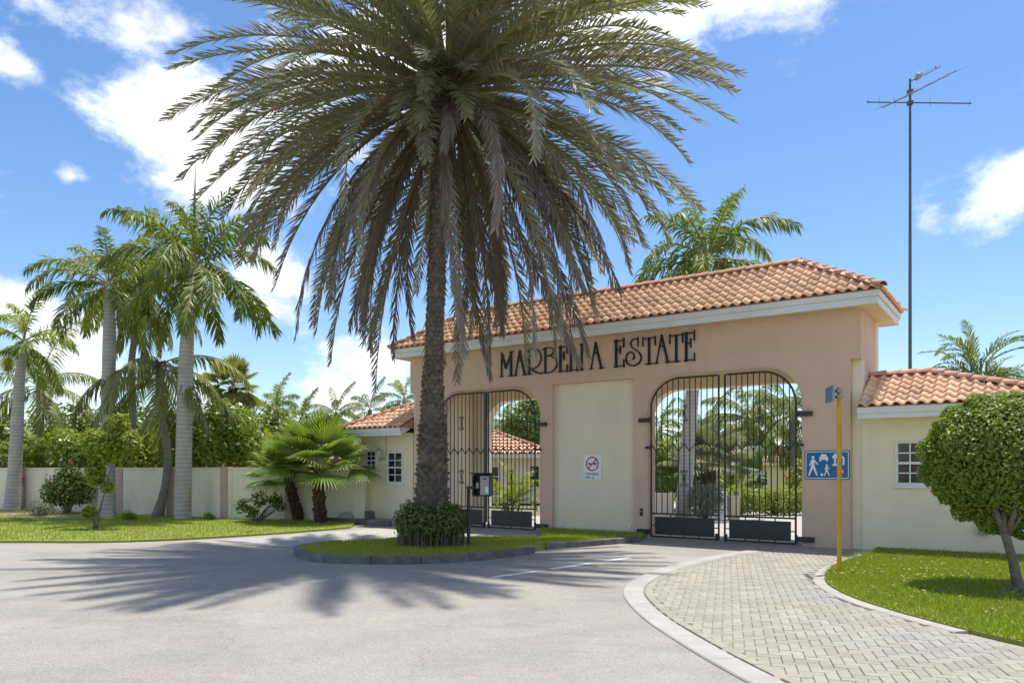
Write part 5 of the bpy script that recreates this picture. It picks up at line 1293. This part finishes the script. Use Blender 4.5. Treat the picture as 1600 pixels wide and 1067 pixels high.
def inside_(px, Y): v = ap(px, HY, Y); return Vector((v.x, Y, 0))
def bpalm(kind, label, px, py_crown, Y, sc, n, leaf, seed, rad=.14, emin=-45, trunk='royal_trunk', shaft=0.8, base_px=None, grp='palms in the gardens behind', lime=0, boss=None):
    top = ap(px, py_crown, Y); bx_ = ap(base_px or px, HY, Y).x
    return palm(kind, 'royal_palm' if kind == 'royal' else 'coconut_palm', label, Vector((bx_, Y, 0)), [(0, 0, -.05), ((top.x - bx_) * .4, 0, top.z * .5), (top.x - bx_, 0, top.z)], [rad * 1.25, rad, rad * .75], n, leaf, sc, seed, M[trunk], group=grp, shaft=shaft, emin=emin, lime=lime, boss=boss)
bpalm('royal', 'royal palm behind the gatehouse roof whose pale trunk stands in the right gateway', 1106, 400, 26, 1.02, 26, 'royal_leaf', 101, rad=.23, base_px=1067, shaft=1.6, lime=2)
bpalm('coco', 'distant palm low behind the wall at the left edge, feathery pale fronds', 60, 600, 35, .95, 14, 'coco_leaf', 102, rad=.12, trunk='coco_trunk', shaft=0)
bpalm('royal', 'leafy distant palm between the big frangipani and the fan palms', 432, 640, 40, .72, 17, 'royal_leaf', 103, lime=3)
bpalm('royal', 'dark distant palm right of the leafy palm, above the fan palms', 470, 655, 44, .7, 14, 'royal_leaf', 104)
bpalm('coco', 'ragged distant palm above the taller fan palm', 525, 645, 42, .62, 18, 'coco_leaf', 105, trunk='coco_trunk', shaft=0)
bpalm('coco', 'distant palm just above the left lodge roof', 578, 640, 38, .5, 13, 'royal_leaf', 106, trunk='coco_trunk', shaft=0)
bpalm('royal', 'distant palm against the left corner of the gatehouse', 632, 622, 42, .58, 13, 'royal_leaf', 107, lime=4)
areca('palm top showing over the right lodge roof behind the ball tree', inside_(1528, 24), 38, .85, 108, 'royal_leaf', 4.55)
bpalm('coco', 'dark palm seen through the right gate beside the pale trunk', 1102, 668, 44, .75, 16, 'royal_leaf', 109, trunk='coco_trunk', shaft=0)
bpalm('coco', 'full yellow-green palm in the middle of the right gateway view', 1172, 655, 34, .85, 22, 'coco_leaf', 110, trunk='coco_trunk', shaft=0)
bpalm('coco', 'drooping palm at the right side of the right gateway view', 1238, 640, 32, .85, 18, 'royal_leaf', 111, trunk='coco_trunk', shaft=0)
bpalm('royal', 'distant palm at the left side of the right gateway view', 1032, 668, 46, .75, 14, 'royal_leaf', 112)
bpalm('coco', 'small distant palm in the left gateway view', 785, 655, 50, .6, 12, 'royal_leaf', 113, trunk='coco_trunk', shaft=0)
b = Vector((ap(364, HY, 38).x, 38, 0)); fan_palm('distant tall fan palm with a ragged skirt above the frangipani', b, [(0, 0, 0), (0, 0, 3), (0, 0, ap(364, 606, 38).z)], [.25, .2, .18], 30, .9, 1.0, 114, leaf='coco_leaf', emin=-60, spread=130)
b = Vector((ap(1108, HY, 30).x, 30, 0)); fan_palm('silvery fan palm low in the right gateway view', b, [(0, 0, 0), (0, 0, .6), (0, 0, 1.6)], [.25, .22, .2], 24, 1.2, 1.15, 115, leaf='grey_leaf', emin=0)

# garden things inside the gates
def inside(px, Y, z=0.0): v = ap(px, HY, Y); return Vector((v.x, Y, z))
shrub('round_bush', 'round grey-green bush behind the left leaf of the right gate', inside(1102, 25), [((0, 0, .55), (.62, .6, .6)), ((.2, 0, .8), .4), ((-.2, 0, .75), .4)], 3600, .045, 'grey_leaf', 121, cat='bush', stems=10)
shrub('leafy_shrub', 'bright shrub at the left side of the right gateway view', inside(1036, 31), [((0, 0, 1.2), (.8, .7, 1.0)), ((.2, 0, 2.2), .7), ((-.4, 0, 1.8), .6)], 3200, .09, 'hedge_leaf', 122, stems=10)
shrub('low_hedge', 'long low hedge inside the right gate before the far house', inside(1205, 27), [((-1.2, 0, .55), (.7, .5, .55)), ((-.4, 0, .55), (.7, .5, .5)), ((.4, 0, .5), (.7, .5, .55)), ((1.3, 0, .55), (.8, .5, .55))], 5200, .06, 'hedge_leaf', 123, cat='hedge', stems=20)
shrub('yellow_shrub', 'yellow-green shrub at the right edge of the right gateway', inside(1252, 30), [((0, 0, 1.0), (.6, .6, .9)), ((.3, 0, 1.7), .5)], 2200, .08, 'lime_leaf', 124, stems=8)
shrub('garden_tree', 'green leafy tree behind the house in the left gateway view', inside(826, 48), [((0, 0, 4.6), (1.6, 1.4, 1.5)), ((-.9, 0, 3.8), 1.0), ((1.2, 0, 4.0), 1.2), ((.3, 0, 5.6), .9)], 5200, .14, 'hedge_leaf', 125, cat='tree', stems=14, stem_r=.1)
areca('yellow-green palm clump low in the left gateway view', inside(800, 28), 24, .75, 126, 'lime_leaf', .4)
areca('small palm clump low in the middle of the right gateway view', inside(1140, 31), 20, .8, 127, 'hedge_leaf', .5)
th2 = []
for px in range(740, 1700, 22):
    v = inside(px, 56 + rng.uniform(-2, 2)); th2.append(((v.x, v.y, rng.uniform(.9, 1.7)), (1.4, 1.2, rng.uniform(1.4, 2.3))))
tag(leaf_cloud('garden_backdrop', th2, 20000, .2, M['bush_leaf'], None, 128, shell=.4), 'far mass of garden greenery seen through both gateways', 'greenery', kind='stuff')
th3 = []
for px in range(380, 760, 20):
    v = inside(px, 58 + rng.uniform(-2, 2)); th3.append(((v.x, v.y, rng.uniform(1.6, 2.6)), (1.5, 1.2, rng.uniform(1.8, 2.8))))
tag(leaf_cloud('far_trees', th3, 12000, .22, M['hedge_leaf'], None, 129, shell=.4), 'far band of trees behind the left lodge and fan palms', 'trees', kind='stuff')
sheet('garden_lawn', [(inside(1000, 33).x, 33), (inside(1420, 24).x, 24), (inside(1330, 60).x, 60), (inside(700, 60).x, 60), (inside(700, 40).x, 40)], -0.02, M['lawn'])
for k, (pa, pb, Y, h, mt, lb) in enumerate(((1022, 1053, 25.5, .78, 'wallcream', 'low cream garden wall behind the left leaf of the right gate'), (1120, 1136, 26.5, .80, 'white', 'short white gate pier seen between the right gate leaves'), (1142, 1156, 24.5, .72, 'farwall', 'short ochre pier inside the right gate'))):
    a, b = inside(pa, Y), inside(pb, Y)
    t = tag(empty('garden_pier' if k else 'garden_wall', a), lb, 'pier' if k else 'wall')
    W = b.x - a.x; MB().box(0, W, 0, .35, 0, h).build('shaft', M[mt], t); MB().box(-.03, W + .03, -.03, .38, h + .001, h + .06).build('coping', M[mt], t)
def house(label, px0, px1, Y, depth, eave, ridge, wins, rz=0.0, mt='cream'):
    a, b = inside(px0, Y), inside(px1, Y); W = b.x - a.x
    h = tag(empty('house', a, rz), label, 'house')
    MB().box(0, W, 0, depth, 0, eave).build('wall', M[mt], h)
    MB().box(-.45, W + .45, -.48, -.44, eave - .12, eave + .08).build('fascia', M['white'], h)
    k = depth / 2 + .3
    hip_roof(h, -.5, W + .5, -.5, depth + .5, eave + .08, min(k, W * .45), max(W - k, W * .55), depth / 2, ridge, 8, 0)
    for (x0, x1, z0, z1, c, r) in wins: window(h, x0, x1, z0, z1, 0.0, c, r)
    return h
house('cream house with orange tile roof seen through the left gateway', 640, 850, 36, 6, 2.30, 3.75, [(5.72, 6.25, .75, 1.85, 1, 1), (3.6, 4.3, .8, 1.8, 2, 2)])
house('ochre house with orange roof deep in the right gateway view', 1150, 1275, 42, 7, 2.0, 3.35, [(1.0, 1.8, .7, 1.6, 2, 2)], mt='farwall')
house('house with low orange roof showing over the wall left of the fan palms', 372, 470, 44, 7, 2.25, 3.35, [(.8, 1.6, .9, 1.8, 2, 2)])
